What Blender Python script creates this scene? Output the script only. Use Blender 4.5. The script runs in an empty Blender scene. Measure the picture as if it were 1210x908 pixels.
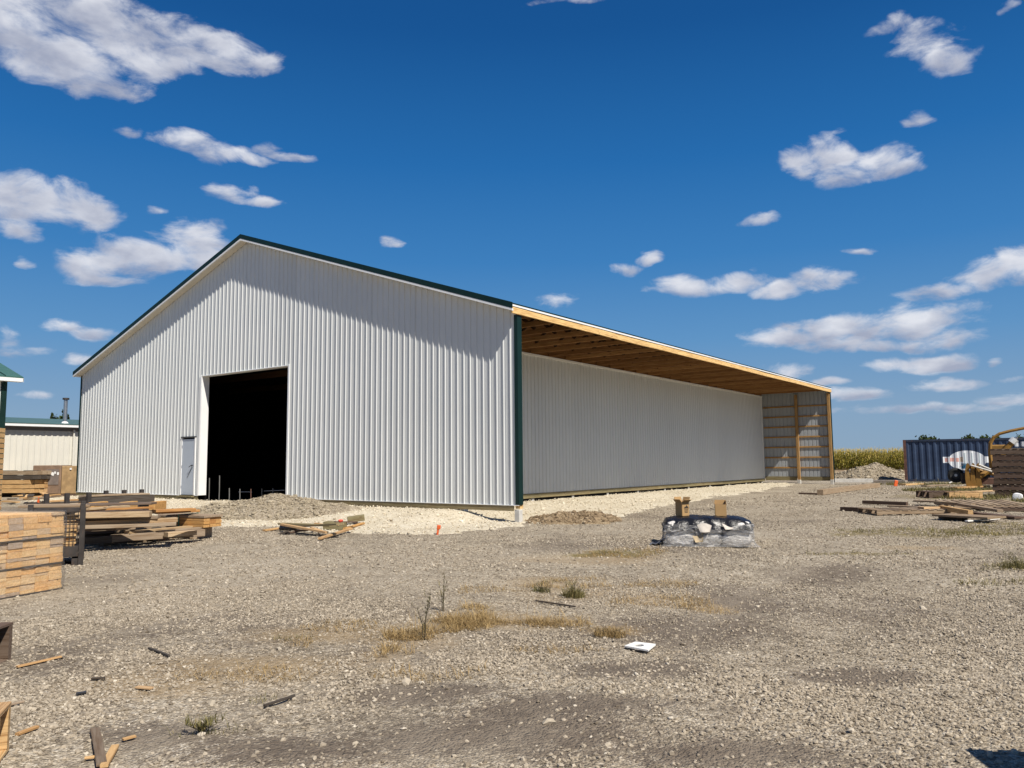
import bpy, math, random
import numpy as np
from mathutils import Vector, Matrix
PI = math.pi
rng = np.random.default_rng(7)
random.seed(7)
S = bpy.context.scene
COL = S.collection

# ------------------------------------------------------------------ camera
CAM = np.array([12.0388, -16.719, 1.1021])
YAW, PITCH, ROLL, FPX = -0.6312, 0.0992, -0.009, 930.3162      # focal length for a 1210 px wide picture
FW = np.array([math.sin(YAW)*math.cos(PITCH), math.cos(YAW)*math.cos(PITCH), math.sin(PITCH)])
_r = np.array([math.cos(YAW), -math.sin(YAW), 0.0]); _u = np.cross(_r, FW)
RT = math.cos(ROLL)*_r + math.sin(ROLL)*_u
UP = -math.sin(ROLL)*_r + math.cos(ROLL)*_u
cam = bpy.data.cameras.new('camera'); co = bpy.data.objects.new('camera', cam); COL.objects.link(co)
cam.sensor_fit = 'HORIZONTAL'; cam.sensor_width = 36; cam.lens = FPX/1210*36
cam.clip_start = 0.05; cam.clip_end = 20000
M = Matrix(((RT[0], UP[0], -FW[0], CAM[0]), (RT[1], UP[1], -FW[1], CAM[1]), (RT[2], UP[2], -FW[2], CAM[2]), (0, 0, 0, 1)))
co.matrix_world = M
S.camera = co

# ------------------------------------------------------------------ light, exposure
SUN_D = np.array([0.615, -0.195, 0.764]); SUN_D /= np.linalg.norm(SUN_D)     # towards the sun
SUN_EL = math.asin(SUN_D[2]); SUN_AZ = math.atan2(SUN_D[0], SUN_D[1])
sl = bpy.data.lights.new('sun', 'SUN'); so = bpy.data.objects.new('sun', sl); COL.objects.link(so)
sl.energy = 5.0; sl.angle = math.radians(0.55); sl.color = (1.0, 0.94, 0.84)
so.rotation_euler = Vector(tuple(SUN_D)).to_track_quat('Z', 'Y').to_euler()
so.location = (0, 0, 60)
S.view_settings.view_transform = 'Standard'; S.view_settings.look = 'None'
S.view_settings.exposure = 0.35; S.view_settings.gamma = 1.0

# ------------------------------------------------------------------ node helpers
class NT:
    def __init__(s, tree): s.t = tree; s.n = tree.nodes; s.l = tree.links
    def node(s, typ, **kw):
        n = s.n.new(typ)
        for k, v in kw.items(): setattr(n, k, v)
        return n
    def put(s, sock, v):
        if v is None: return
        if hasattr(v, 'is_output') or isinstance(v, bpy.types.NodeSocket): s.l.new(v, sock)
        else:
            if hasattr(sock.default_value, '__len__') and not hasattr(v, '__len__'): v = [v]*len(sock.default_value)
            if hasattr(v, '__len__') and hasattr(sock.default_value, '__len__'):
                v = list(v)
                if len(sock.default_value) == 4 and len(v) == 3: v = v+[1.0]
            sock.default_value = v
    def math(s, op, a, b=None, c=None, clamp=False):
        n = s.node('ShaderNodeMath', operation=op, use_clamp=clamp)
        for i, v in enumerate((a, b, c)): s.put(n.inputs[i], v)
        return n.outputs[0]
    def vec(s, op, a, b=None, c=None):
        n = s.node('ShaderNodeVectorMath', operation=op)
        for i, v in enumerate((a, b, c)):
            if v is not None: s.put(n.inputs[i], v)
        return n.outputs['Value'] if op in ('DOT_PRODUCT', 'LENGTH', 'DISTANCE') else n.outputs[0]
    def noise(s, vec, scale, detail=4, rough=0.55, dist=0.0, out=0):
        n = s.node('ShaderNodeTexNoise'); s.put(n.inputs['Vector'], vec)
        n.inputs['Scale'].default_value = scale; n.inputs['Detail'].default_value = detail
        n.inputs['Roughness'].default_value = rough; n.inputs['Distortion'].default_value = dist
        return n.outputs[out]
    def voro(s, vec, scale, feature='F1', rnd=1.0):
        n = s.node('ShaderNodeTexVoronoi', feature=feature); s.put(n.inputs['Vector'], vec)
        n.inputs['Scale'].default_value = scale; n.inputs['Randomness'].default_value = rnd
        return n
    def mix(s, fac, a, b, mode='MIX'):
        n = s.node('ShaderNodeMix', data_type='RGBA', blend_type=mode, clamp_factor=True)
        s.put(n.inputs[0], fac); s.put(n.inputs[6], a); s.put(n.inputs[7], b)
        return n.outputs[2]
    def ramp(s, fac, stops, interp='LINEAR'):
        n = s.node('ShaderNodeValToRGB'); s.put(n.inputs[0], fac); cr = n.color_ramp; cr.interpolation = interp
        while len(cr.elements) < len(stops): cr.elements.new(0.5)
        for e, (p, c) in zip(cr.elements, stops):
            e.position = p; e.color = (c, c, c, 1) if not hasattr(c, '__len__') else tuple(c)+(1,)
        return n.outputs[0]
    def smooth(s, v, lo, hi):
        n = s.node('ShaderNodeMapRange', interpolation_type='SMOOTHSTEP')
        s.put(n.inputs['Value'], v); n.inputs['From Min'].default_value = lo; n.inputs['From Max'].default_value = hi
        return n.outputs[0]
    def coord(s, which='Object'): return s.node('ShaderNodeTexCoord').outputs[which]
    def attr(s, name): return s.node('ShaderNodeAttribute', attribute_name=name).outputs['Fac']
    def mapping(s, vec, loc=(0, 0, 0), rot=(0, 0, 0), scale=(1, 1, 1)):
        n = s.node('ShaderNodeMapping'); s.put(n.inputs[0], vec)
        n.inputs[1].default_value = loc; n.inputs[2].default_value = rot; n.inputs[3].default_value = scale
        return n.outputs[0]
    def bump(s, h, strength=0.3, dist=0.02):
        n = s.node('ShaderNodeBump'); s.put(n.inputs['Height'], h)
        n.inputs['Strength'].default_value = strength; n.inputs['Distance'].default_value = dist
        return n.outputs[0]

def mat_new(name):
    m = bpy.data.materials.new(name); m.use_nodes = True
    t = NT(m.node_tree); b = m.node_tree.nodes['Principled BSDF']
    return m, t, b

# ------------------------------------------------------------------ sky with clouds
def pix_dir(x, y):
    d = FW + RT*(x-605)/FPX + UP*(454-y)/FPX
    return d/np.linalg.norm(d)
def azel(x, y):
    d = pix_dir(x, y)
    return np.array([(math.atan2(d[0], d[1])-YAW+PI) % (2*PI)-PI, math.asin(d[2])])

CLOUDS = [  # a cumulus each: where it stands in the sky (x, y, half width, half height, strength)
 (10, 25, 105, 48, 1.15), (75, 75, 95, 34, 1.1), (120, 20, 80, 34, 1.1), (165, 60, 62, 30, .95), (215, 45, 70, 26, 1.05), (262, 58, 48, 24, 1.1), (295, 70, 34, 16, .95), (140, 100, 46, 14, .8),
 (225, 172, 42, 12, .85), (268, 184, 40, 12, .95), (300, 192, 28, 9, .8), (322, 180, 22, 9, .8), (345, 188, 26, 7, .75), (155, 154, 20, 8, .55),
 (270, 229, 34, 11, .95), (310, 240, 32, 8, .9), (50, 232, 66, 32, 1.3), (100, 250, 56, 22, 1.2), (20, 270, 30, 13, .9), (10, 238, 52, 30, 1.1),
 (110, 310, 50, 19, 1.05), (170, 300, 60, 24, 1.1), (230, 284, 44, 20, 1.0), (240, 305, 50, 15, .95), (188, 256, 18, 5, .7), (30, 307, 11, 7, .65), (130, 325, 50, 9, .7),
 (75, 384, 32, 7, .65), (115, 393, 34, 8, .7), (20, 410, 28, 8, .75), (3, 398, 18, 14, .7), (104, 424, 30, 8, .7), (40, 466, 26, 5, .5),
 (950, 192, 30, 20, 1.0), (985, 188, 36, 26, 1.1), (1000, 206, 46, 16, 1.0), (1040, 192, 42, 18, 1.0), (1078, 195, 30, 10, .85), (1078, 146, 20, 8, .75),
 (1085, 45, 32, 25, .85), (1110, 62, 36, 30, .85), (1130, 75, 22, 16, .7), (1045, 25, 26, 12, .5), (1190, 10, 9, 9, .75), (675, 1, 40, 7, .6),
 (900, 261, 24, 7, .85), (744, 315, 18, 7, .75), (770, 304, 15, 8, .75), (455, 283, 14, 6, .6), (663, 358, 26, 8, .6), (1022, 298, 15, 4, .5),
 (815, 338, 46, 13, 1.0), (860, 332, 44, 14, 1.05), (915, 340, 44, 12, 1.0), (965, 332, 42, 16, 1.05),
 (1110, 344, 52, 12, .95), (1160, 328, 50, 19, 1.05), (1200, 318, 38, 22, 1.1),
 (930, 402, 72, 14, 1.0), (1000, 388, 84, 22, 1.1), (1085, 380, 74, 22, 1.1), (1020, 408, 90, 9, .85), (1125, 395, 40, 12, .8),
 (1060, 430, 44, 9, .95), (1110, 425, 46, 12, 1.0), (1110, 455, 50, 8, .8), (925, 440, 40, 9, .8), (978, 455, 22, 6, .7), (1195, 450, 30, 6, .7), (1178, 425, 9, 5, .6),
 (1060, 486, 110, 6, .5), (1190, 472, 40, 7, .55), (1010, 468, 40, 6, .5)]

def make_world():
    w = bpy.data.worlds.new('World'); S.world = w; w.use_nodes = True
    t = NT(w.node_tree); w.node_tree.nodes.clear()
    out = t.node('ShaderNodeOutputWorld'); bg = t.node('ShaderNodeBackground')
    sky = t.node('ShaderNodeTexSky', sky_type='NISHITA')
    sky.sun_disc = False; sky.sun_elevation = SUN_EL; sky.sun_rotation = SUN_AZ
    sky.altitude = 200; sky.air_density = 1.0; sky.dust_density = 0.6; sky.ozone_density = 2.2
    D = t.coord('Generated')
    rot = t.node('ShaderNodeVectorRotate', rotation_type='Z_AXIS'); t.put(rot.inputs['Vector'], D)
    rot.inputs['Angle'].default_value = YAW
    sp = t.node('ShaderNodeSeparateXYZ'); t.put(sp.inputs[0], rot.outputs[0])
    az = t.math('ARCTAN2', sp.outputs[0], sp.outputs[1]); el = t.math('ARCSINE', sp.outputs[2])
    cb = t.node('ShaderNodeCombineXYZ'); t.put(cb.inputs[0], az); t.put(cb.inputs[1], el)
    AE = cb.outputs[0]
    K = 1/0.045/1.275                                         # clear September air: deep blue overhead, pale grey-blue at the horizon
    grad = t.ramp(t.math('MULTIPLY', el, 1/1.5708, clamp=True), [(z_, tuple(v*K for v in c_)) for z_, c_ in ((0.0, (.27, .39, .53)), (0.035, (.235, .375, .55)), (0.095, (.115, .30, .57)), (0.16, (.045, .215, .52)), (0.235, (.017, .15, .435)), (0.33, (.007, .090, .305)), (0.45, (.004, .063, .235)), (1.0, (.003, .045, .18)))])
    base = t.mix(0.94, sky.outputs[0], grad)
    flat = t.vec('MULTIPLY', AE, (1.0, 1.9, 1.0))
    warp = t.vec('SUBTRACT', t.noise(flat, 9, 3, 0.6, out=1), (0.5, 0.5, 0.5))
    AW = t.vec('MULTIPLY_ADD', warp, (0.075, 0.032, 0.0), AE)
    cur = None; sw = 0.02; sv = 0.0
    for (x, y, hw, hh, s_) in CLOUDS:
        c = azel(x, y); a = abs(azel(x+hw, y)-azel(x-hw, y))[0]/2; b = abs(azel(x, y+hh)-azel(x, y-hh))[1]/2
        q = t.vec('MULTIPLY_ADD', AW, (1/a, 1/b, 0), (-c[0]/a, -c[1]/b, 0))
        d2 = t.vec('DOT_PRODUCT', q, q); v = t.vec('DOT_PRODUCT', q, (0, 1, 0))
        m = t.math('MULTIPLY_ADD', d2, -0.8*s_, 0.8*s_)
        cur = m if cur is None else t.math('SMOOTH_MAX', cur, m, 0.18)
        mc = t.math('MAXIMUM', m, 0.0); sw = t.math('ADD', mc, sw); sv = t.math('MULTIPLY_ADD', mc, v, sv)
    vert = t.math('DIVIDE', sv, sw)                         # 1 at a cloud's top, -1 at its base
    # more of the same cumulus all round, outside the part of the sky in view
    other = t.math('MULTIPLY_ADD', t.noise(flat, 2.6, 2, 0.5), 5.0, -2.95)
    aside = t.smooth(t.math('ABSOLUTE', az), 0.62, 0.8)
    high = t.smooth(el, 0.60, 0.75)
    aside = t.math('MAXIMUM', aside, high)
    other = t.math('MULTIPLY_ADD', aside, 3.0, t.math('SUBTRACT', other, 3.0))
    cur = t.math('MAXIMUM', cur, other)
    n1 = t.noise(flat, 17, 10, 0.62, 0.35)
    dens = t.math('MULTIPLY_ADD', n1, 3.1, t.math('SUBTRACT', cur, 1.57))
    dens = t.math('MULTIPLY_ADD', vert, -0.10, dens)        # flatter, firmer bases
    alpha = t.smooth(dens, -0.24, 0.92)
    up = t.vec('ADD', flat, (0.016, 0.035, 0))
    n2 = t.noise(up, 15, 5, 0.5); n3 = t.noise(flat, 15, 5, 0.5)
    relief = t.math('SUBTRACT', n3, n2)
    lit = t.math('MULTIPLY_ADD', relief, 2.0, t.math('MULTIPLY_ADD', vert, 0.50, t.math('MULTIPLY_ADD', dens, -0.16, 0.60)), clamp=True)
    ccol = t.mix(lit, (6.6, 7.2, 9.2), (13.8, 14.1, 15.1))
    alpha = t.math('MULTIPLY', alpha, t.smooth(el, -0.01, 0.03))
    alpha = t.math('MULTIPLY', alpha, 0.95)
    t.put(bg.inputs[0], t.mix(alpha, base, ccol)); bg.inputs[1].default_value = 0.045
    t.l.new(bg.outputs[0], out.inputs[0])
    w.cycles.sampling_method = 'MANUAL'; w.cycles.sample_map_resolution = 512
make_world()

# ------------------------------------------------------------------ ground height
def sm(v): v = np.clip(v, 0, 1); return v*v*(3-2*v)
def _hash(i, j, seed):
    n = (i*374761393 + j*668265263 + seed*1442695041) & 0x7fffffff
    n = ((n ^ (n >> 13))*1274126177) & 0x7fffffff
    return ((n ^ (n >> 16)) & 0xffff)/65535.0
def vnoise(x, y, seed=0):
    x = np.asarray(x, float); y = np.asarray(y, float)
    i = np.floor(x).astype(np.int64); j = np.floor(y).astype(np.int64); u = x-i; v = y-j
    u = u*u*(3-2*u); v = v*v*(3-2*v)
    a = _hash(i, j, seed); b = _hash(i+1, j, seed); c = _hash(i, j+1, seed); d = _hash(i+1, j+1, seed)
    return (a*(1-u)+b*u)*(1-v)+(c*(1-u)+d*u)*v
def fbm(x, y, seed=0, o=4):
    x = np.asarray(x, float); y = np.asarray(y, float)
    s = 0; a = 0.5; n = 0
    for k in range(o): s = s+a*vnoise(x*2**k, y*2**k, seed+k); n += a; a *= 0.5
    return s/n
WID, LEN, BAY, OV = 23.7621, 31.1572, 4.0234, 0.3067
RIDGE_X, RIDGE_Z, SLOPE, HW = -11.8598, 9.2608, 0.3342, 0.2168
def ground(x, y):
    x = np.asarray(x, float); y = np.asarray(y, float)
    z = -0.45 + 0.12*sm((y-4)/26)
    front = sm((y+3.4)/3.2)*sm((-0.6-x)/1.8)*sm((x+26)/3)*(1-sm((y-0.15)/0.5))
    z = z + 0.27*front
    bay = sm((0.6-x)/3.8)*sm((y-0.6)/1.5)*(1-sm((y-LEN-1)/3))*sm((x+12)/5)
    z = z + (-0.27-z)*bay
    near = np.hypot(x-CAM[0], y-CAM[1])
    z = z + (fbm(x*0.5, y*0.5, 3, 3)-0.5)*0.10*np.exp(-((near-8)/16)**2) + (fbm(x*2.2, y*2.2, 9, 3)-0.5)*0.045*(near < 40)
    return z
def W(px, py, dz=0.0):                                    # where a sight line meets the ground (or dz above it)
    d = FW + RT*(px-605)/FPX + UP*(454-py)/FPX
    z = -0.45
    for _ in range(12):
        t_ = (z+dz-CAM[2])/d[2]; P = CAM+t_*d; z = 0.5*z+0.5*float(ground(P[0], P[1]))
    return Vector((P[0], P[1], float(ground(P[0], P[1]))+dz))
def Z(px, py, z):                                         # where a sight line meets the level z
    d = FW + RT*(px-605)/FPX + UP*(454-py)/FPX
    return Vector(CAM+(z-CAM[2])/d[2]*d)
def AT(px, py, depth): return Vector(CAM+depth*(FW + RT*(px-605)/FPX + UP*(454-py)/FPX))

# ------------------------------------------------------------------ mesh helpers
def mesh_np(name, V, F, attrs=None, smooth=False):
    V = np.ascontiguousarray(V, dtype=np.float32).reshape(-1, 3); F = np.ascontiguousarray(F, dtype=np.int32)
    k = F.shape[1]
    m = bpy.data.meshes.new(name)
    m.vertices.add(len(V)); m.vertices.foreach_set('co', V.ravel())
    m.loops.add(F.size); m.loops.foreach_set('vertex_index', F.ravel())
    m.polygons.add(len(F)); m.polygons.foreach_set('loop_start', np.arange(len(F), dtype=np.int32)*k)
    try: m.polygons.foreach_set('loop_total', np.full(len(F), k, dtype=np.int32))
    except Exception: pass
    m.polygons.foreach_set('use_smooth', np.full(len(F), smooth, dtype=bool))
    for n, a in (attrs or {}).items():
        at = m.attributes.new(n, 'FLOAT', 'POINT'); at.data.foreach_set('value', np.asarray(a, dtype=np.float32).ravel())
    m.update(calc_edges=True)
    return m
def mesh_py(name, V, F, smooth=False):
    m = bpy.data.meshes.new(name); m.from_pydata([tuple(v) for v in V], [], F); m.update()
    if smooth: m.polygons.foreach_set('use_smooth', [True]*len(m.polygons))
    return m
class MB:                                                 # gathers shapes into one mesh
    def __init__(s): s.V = []; s.F = []
    def add(s, V, F): n = len(s.V); s.V += [Vector(v) for v in V]; s.F += [tuple(i+n for i in f) for f in F]; return s
    def box(s, lo, hi, ch=0.0, mtx=None):
        V, F = box_vf(Vector(lo), Vector(hi), ch)
        if mtx is not None: V = [mtx @ Vector(v) for v in V]
        return s.add(V, F)
    def tube(s, pts, r, n=8, caps=True):
        V, F = tube_vf(pts, r, n, caps); return s.add(V, F)
    def mesh(s, name, smooth=False): return mesh_py(name, s.V, s.F, smooth)
def box_vf(lo, hi, ch=0.0):
    if ch <= 0:
        V = [(x, y, z) for x in (lo[0], hi[0]) for y in (lo[1], hi[1]) for z in (lo[2], hi[2])]
        return V, [(0, 1, 3, 2), (4, 6, 7, 5), (0, 4, 5, 1), (2, 3, 7, 6), (0, 2, 6, 4), (1, 5, 7, 3)]
    c = (lo+hi)/2; h = (hi-lo)/2; ch = min(ch, min(h)*0.8)
    V = []; idx = {}
    for sx in (-1, 1):
        for sy in (-1, 1):
            for sz in (-1, 1):
                for ax in range(3):
                    p = [sx*h[0], sy*h[1], sz*h[2]]
                    for a in range(3):
                        if a != ax: p[a] -= ch*(1 if p[a] > 0 else -1)
                    idx[(sx, sy, sz, ax)] = len(V); V.append((c[0]+p[0], c[1]+p[1], c[2]+p[2]))
    F = []
    for ax in range(3):
        o = [a for a in range(3) if a != ax]
        for s_ in (-1, 1):
            q = []
            for (u, v) in ((-1, -1), (1, -1), (1, 1), (-1, 1)):
                k = [0, 0, 0]; k[ax] = s_; k[o[0]] = u; k[o[1]] = v; q.append(idx[(k[0], k[1], k[2], ax)])
            flip = (s_ < 0) != (ax == 1)
            F.append(tuple(q[::-1] if flip else q))
    for a in range(3):
        b_, c_ = [k for k in range(3) if k != a]
        for s1 in (-1, 1):
            for s2 in (-1, 1):
                q = []
                for (s0, ax) in ((-1, b_), (1, b_), (1, c_), (-1, c_)):
                    k = [0, 0, 0]; k[a] = s0; k[b_] = s1; k[c_] = s2; q.append(idx[(k[0], k[1], k[2], ax)])
                F.append(tuple(q))
    for sx in (-1, 1):
        for sy in (-1, 1):
            for sz in (-1, 1): F.append(tuple(idx[(sx, sy, sz, ax)] for ax in range(3)))
    return V, F
def tube_vf(pts, r, n=8, caps=True):
    pts = [Vector(p) for p in pts]; rs = r if hasattr(r, '__len__') else [r]*len(pts)
    V = []; F = []; prev = None
    for i, p in enumerate(pts):
        d = (pts[min(i+1, len(pts)-1)]-pts[max(i-1, 0)]).normalized()
        ref = Vector((0, 0, 1)) if abs(d.z) < 0.95 else Vector((1, 0, 0))
        a = d.cross(ref).normalized() if prev is None else (prev-d*prev.dot(d)).normalized()
        prev = a; b = d.cross(a)
        for k in range(n):
            an = 2*PI*k/n; V.append(p+(a*math.cos(an)+b*math.sin(an))*rs[i])
    for i in range(len(pts)-1):
        for k in range(n):
            F.append((i*n+k, i*n+(k+1) % n, (i+1)*n+(k+1) % n, (i+1)*n+k))
    if caps: F.append(tuple(range(n))[::-1]); F.append(tuple(range((len(pts)-1)*n, len(pts)*n)))
    return V, F
_boxes = {}
def boxm(sx, sy, sz, ch=0.0, warp=0):
    k = (round(sx, 3), round(sy, 3), round(sz, 3), round(ch, 4), warp)
    if k not in _boxes:
        V, F = box_vf(Vector((-sx/2, -sy/2, -sz/2)), Vector((sx/2, sy/2, sz/2)), ch)
        _boxes[k] = mesh_py('box', V, F)
    return _boxes[k]
_plank = {}
def plankm(L, w, h, seed=0):                              # a sawn board along x: slightly bowed and twisted, eased edges
    k = (round(L, 2), round(w, 3), round(h, 3), seed)
    if k not in _plank:
        r = random.Random(seed*77+5); n = 5; ch = min(0.004, h*0.15); V = []; F = []
        bow = r.uniform(-1, 1)*0.004*L; crook = r.uniform(-1, 1)*0.005*L; tw = r.uniform(-1, 1)*0.05*min(1, L/3)
        prof = [(-w/2+ch, -h/2), (w/2-ch, -h/2), (w/2, -h/2+ch), (w/2, h/2-ch), (w/2-ch, h/2), (-w/2+ch, h/2), (-w/2, h/2-ch), (-w/2, -h/2+ch)]
        for i in range(n):
            u = i/(n-1); x = (u-0.5)*L; q = 4*u*(1-u); a = tw*(u-0.5)
            for (y, z) in prof: V.append((x, y*math.cos(a)-z*math.sin(a)+crook*q, y*math.sin(a)+z*math.cos(a)+bow*q))
        for i in range(n-1):
            for j in range(8): F.append((i*8+j, i*8+(j+1) % 8, (i+1)*8+(j+1) % 8, (i+1)*8+j))
        F.append(tuple(range(8))[::-1]); F.append(tuple(range((n-1)*8, n*8)))
        _plank[k] = mesh_py('plank', [(x, y, z) for x, y, z in V], [f[::-1] for f in F])
    return _plank[k]

def tag(o, label=None, cat=None, group=None, kind=None):
    if label: o['label'] = label
    if cat: o['category'] = cat
    if group: o['group'] = group
    if kind: o['kind'] = kind
    return o
def ob(name, me, mat=None, parent=None, loc=(0, 0, 0), rot=(0, 0, 0)):
    if mat is not None and len(me.materials) == 0: me.materials.append(mat)
    elif mat is not None and me.materials[0] != mat:
        me = me.copy(); me.materials[0] = mat
    o = bpy.data.objects.new(name, me); COL.objects.link(o)
    o.location = loc; o.rotation_euler = rot
    if parent is not None: o.parent = parent
    return o
def thing(name, label, cat, loc=(0, 0, 0), rotz=0.0, group=None):
    o = bpy.data.objects.new(name, None); COL.objects.link(o); o.empty_display_size = 0.2
    o.location = loc; o.rotation_euler = (0, 0, rotz) if not hasattr(rotz, '__len__') else rotz
    return tag(o, label, cat, group)
def struct(name, me, mat): return tag(ob(name, me, mat), kind='structure')
def dup(root, loc, rotz=None, label=None, group=None):
    r = root.copy(); COL.objects.link(r); r.location = loc
    if rotz is not None: r.rotation_euler = (0, 0, rotz) if not hasattr(rotz, '__len__') else rotz
    if label: r['label'] = label
    if group: r['group'] = group
    for ch in list(root.children):
        c = ch.copy(); COL.objects.link(c); c.parent = r
        for g_ in list(ch.children):
            d = g_.copy(); COL.objects.link(d); d.parent = c
    return r

# ------------------------------------------------------------------ materials
def m_paint(name, col, rough=0.45, var=0.06, scale=3.0, metal=0.0, dirt=None, spec=0.5, objvar=0.0):
    m, t, b = mat_new(name); c = t.coord()
    n = t.noise(c, scale, 5, 0.6)
    a = tuple(v*(1-var) for v in col); h = tuple(min(1, v*(1+var)) for v in col)
    out = t.mix(t.smooth(n, 0.3, 0.7), a, h)
    if dirt:
        n2 = t.noise(t.mapping(c, scale=(1, 1, 0.35)), scale*2.3, 6, 0.7)
        out = t.mix(t.math('MULTIPLY', t.smooth(n2, 0.52, 0.75), dirt[3]), out, dirt[:3])
    if objvar:
        rnd = t.node('ShaderNodeObjectInfo').outputs['Random']; out = t.vec('MULTIPLY', out, t.math('MULTIPLY_ADD', rnd, objvar, 1-objvar))
    t.put(b.inputs['Base Color'], out)
    t.put(b.inputs['Roughness'], t.math('MULTIPLY_ADD', n, 0.2, rough-0.1)); b.inputs['Metallic'].default_value = metal
    b.inputs['Specular IOR Level'].default_value = spec
    t.put(b.inputs['Normal'], t.bump(t.noise(c, scale*9, 3), 0.05, 0.01))
    return m
def m_wood(name, tones, rough=0.75, grain=1.0, spec=0.25, dark=(0.55, 0.45, 0.36)):       # grain runs along local x; every board its own tone
    m, t, b = mat_new(name); c = t.coord()
    rnd = t.node('ShaderNodeObjectInfo').outputs['Random']
    off = t.vec('ADD', c, t.vec('MULTIPLY', (31.0, 17.0, 23.0), rnd))
    oc = t.vec('MULTIPLY_ADD', (31.0, 17.0, 23.0), rnd, c)
    g1 = t.noise(t.mapping(oc, scale=(0.7, 14, 14)), 3.0, 6, 0.65, 0.6)
    g2 = t.noise(t.mapping(oc, scale=(1.2, 55, 55)), 3.0, 3, 0.6)
    st = [(i/(len(tones)-1), tn) for i, tn in enumerate(tones)]
    base = t.ramp(rnd, st)
    dk = t.mix(1.0, base, dark, 'MULTIPLY')
    colr = t.mix(t.smooth(g1, 0.38, 0.72), base, dk)
    colr = t.mix(t.math('MULTIPLY', t.smooth(g2, 0.5, 0.8), 0.35), colr, dk)
    kn = t.voro(t.mapping(oc, scale=(2.2, 6, 6)), 1.0).outputs['Distance']
    colr = t.mix(t.math('MULTIPLY', t.math('SUBTRACT', 1.0, t.smooth(kn, 0.05, 0.13)), 0.65), colr, (0.10, 0.055, 0.03))
    t.put(b.inputs['Base Color'], colr); b.inputs['Roughness'].default_value = rough
    b.inputs['Specular IOR Level'].default_value = spec
    t.put(b.inputs['Normal'], t.bump(t.math('ADD', g1, g2), 0.25*grain, 0.006))
    return m
def m_stone(name, stops, rough=0.9):
    m, t, b = mat_new(name); c = t.coord()
    a = t.attr('tint'); n = t.noise(c, 45, 4, 0.7)
    f = t.math('MULTIPLY_ADD', t.math('SUBTRACT', n, 0.5), 0.35, a, clamp=True)
    t.put(b.inputs['Base Color'], t.ramp(f, stops)); b.inputs['Roughness'].default_value = rough
    b.inputs['Specular IOR Level'].default_value = 0.2
    t.put(b.inputs['Normal'], t.bump(t.noise(c, 160, 3), 0.3, 0.004))
    return m
M_WHITE = m_paint('white_steel', (0.605, 0.62, 0.612), 0.42, 0.02, 0.6, dirt=(0.5, 0.47, 0.42, 0.16), objvar=0.05)
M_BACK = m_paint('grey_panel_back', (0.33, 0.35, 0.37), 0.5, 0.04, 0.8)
M_TRIMW = m_paint('white_trim', (0.78, 0.78, 0.77), 0.4, 0.03, 1.5)
M_GREEN = m_paint('green_trim', (0.004, 0.021, 0.018), 0.5, 0.12, 2.0, spec=0.25)
M_CREAM = m_paint('cream_steel', (0.62, 0.60, 0.53), 0.5, 0.03, 0.8)
M_SOFFIT = m_paint('soffit_steel', (0.62, 0.58, 0.50), 0.6, 0.05, 3)
M_DOOR = m_paint('door_paint', (0.40, 0.45, 0.52), 0.45, 0.03, 2)
M_DARK = m_paint('hall_shade_black', (0.012, 0.012, 0.013), 0.95, 0.1, 2, spec=0.1)  # near-black colour that stands for the gloom inside the hall
M_STEEL = m_paint('dark_rusty_steel', (0.045, 0.038, 0.034), 0.65, 0.25, 8, 0.3, dirt=(0.12, 0.06, 0.03, 0.5))
M_RUST = m_paint('rust_steel', (0.13, 0.065, 0.045), 0.8, 0.3, 6)
M_CHROME = m_paint('galvanised_steel', (0.45, 0.46, 0.47), 0.35, 0.1, 4, 0.85)
M_BLACK = m_paint('black_metal', (0.02, 0.02, 0.022), 0.4, 0.15, 4)
M_RUBBER = m_paint('rubber', (0.018, 0.018, 0.018), 0.85, 0.2, 10)
M_YELLOW = m_paint('faded_yellow_paint', (0.24, 0.125, 0.02), 0.65, 0.15, 4, dirt=(0.12, 0.07, 0.03, 0.7))
M_ORANGE = m_paint('orange_plastic', (0.75, 0.13, 0.03), 0.5, 0.08, 6)
M_CONC = m_paint('pale_concrete', (0.52, 0.50, 0.46), 0.9, 0.12, 5)
M_CARD = m_paint('cardboard', (0.38, 0.24, 0.11), 0.85, 0.06, 4, spec=0.2)
M_PRINT = m_paint('black_print', (0.02, 0.018, 0.016), 0.8, 0.1, 10)
M_BOARDW = m_paint('white_board', (0.80, 0.78, 0.73), 0.6, 0.04, 9)
M_ASPH = m_paint('strap_green', (0.05, 0.22, 0.12), 0.5, 0.1, 9)
M_PINE = m_wood('fresh_pine', [(0.56, 0.36, 0.17), (0.64, 0.44, 0.22), (0.50, 0.30, 0.13), (0.60, 0.42, 0.24)])
M_LVL = m_wood('header_pine', [(0.78, 0.53, 0.23), (0.80, 0.56, 0.26)], grain=0.6)
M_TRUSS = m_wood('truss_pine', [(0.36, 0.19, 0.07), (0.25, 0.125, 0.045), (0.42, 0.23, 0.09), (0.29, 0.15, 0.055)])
M_WOOD_SHADE = m_wood('shade_dark_wood', [(0.075, 0.038, 0.016), (0.055, 0.028, 0.012)])  # wood darkened so the gaps above the bottom chords look shaded
M_TAN = m_wood('tan_board', [(0.50, 0.37, 0.22), (0.42, 0.30, 0.17), (0.55, 0.42, 0.27), (0.36, 0.27, 0.18)])
M_POST = m_wood('post_wood', [(0.42, 0.26, 0.11), (0.36, 0.22, 0.09)])
M_GIRT = m_wood('girt_wood', [(0.46, 0.27, 0.10), (0.40, 0.24, 0.09)])
M_TREAT = m_wood('treated_wood', [(0.25, 0.215, 0.115), (0.21, 0.18, 0.10), (0.28, 0.23, 0.125)])
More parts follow.
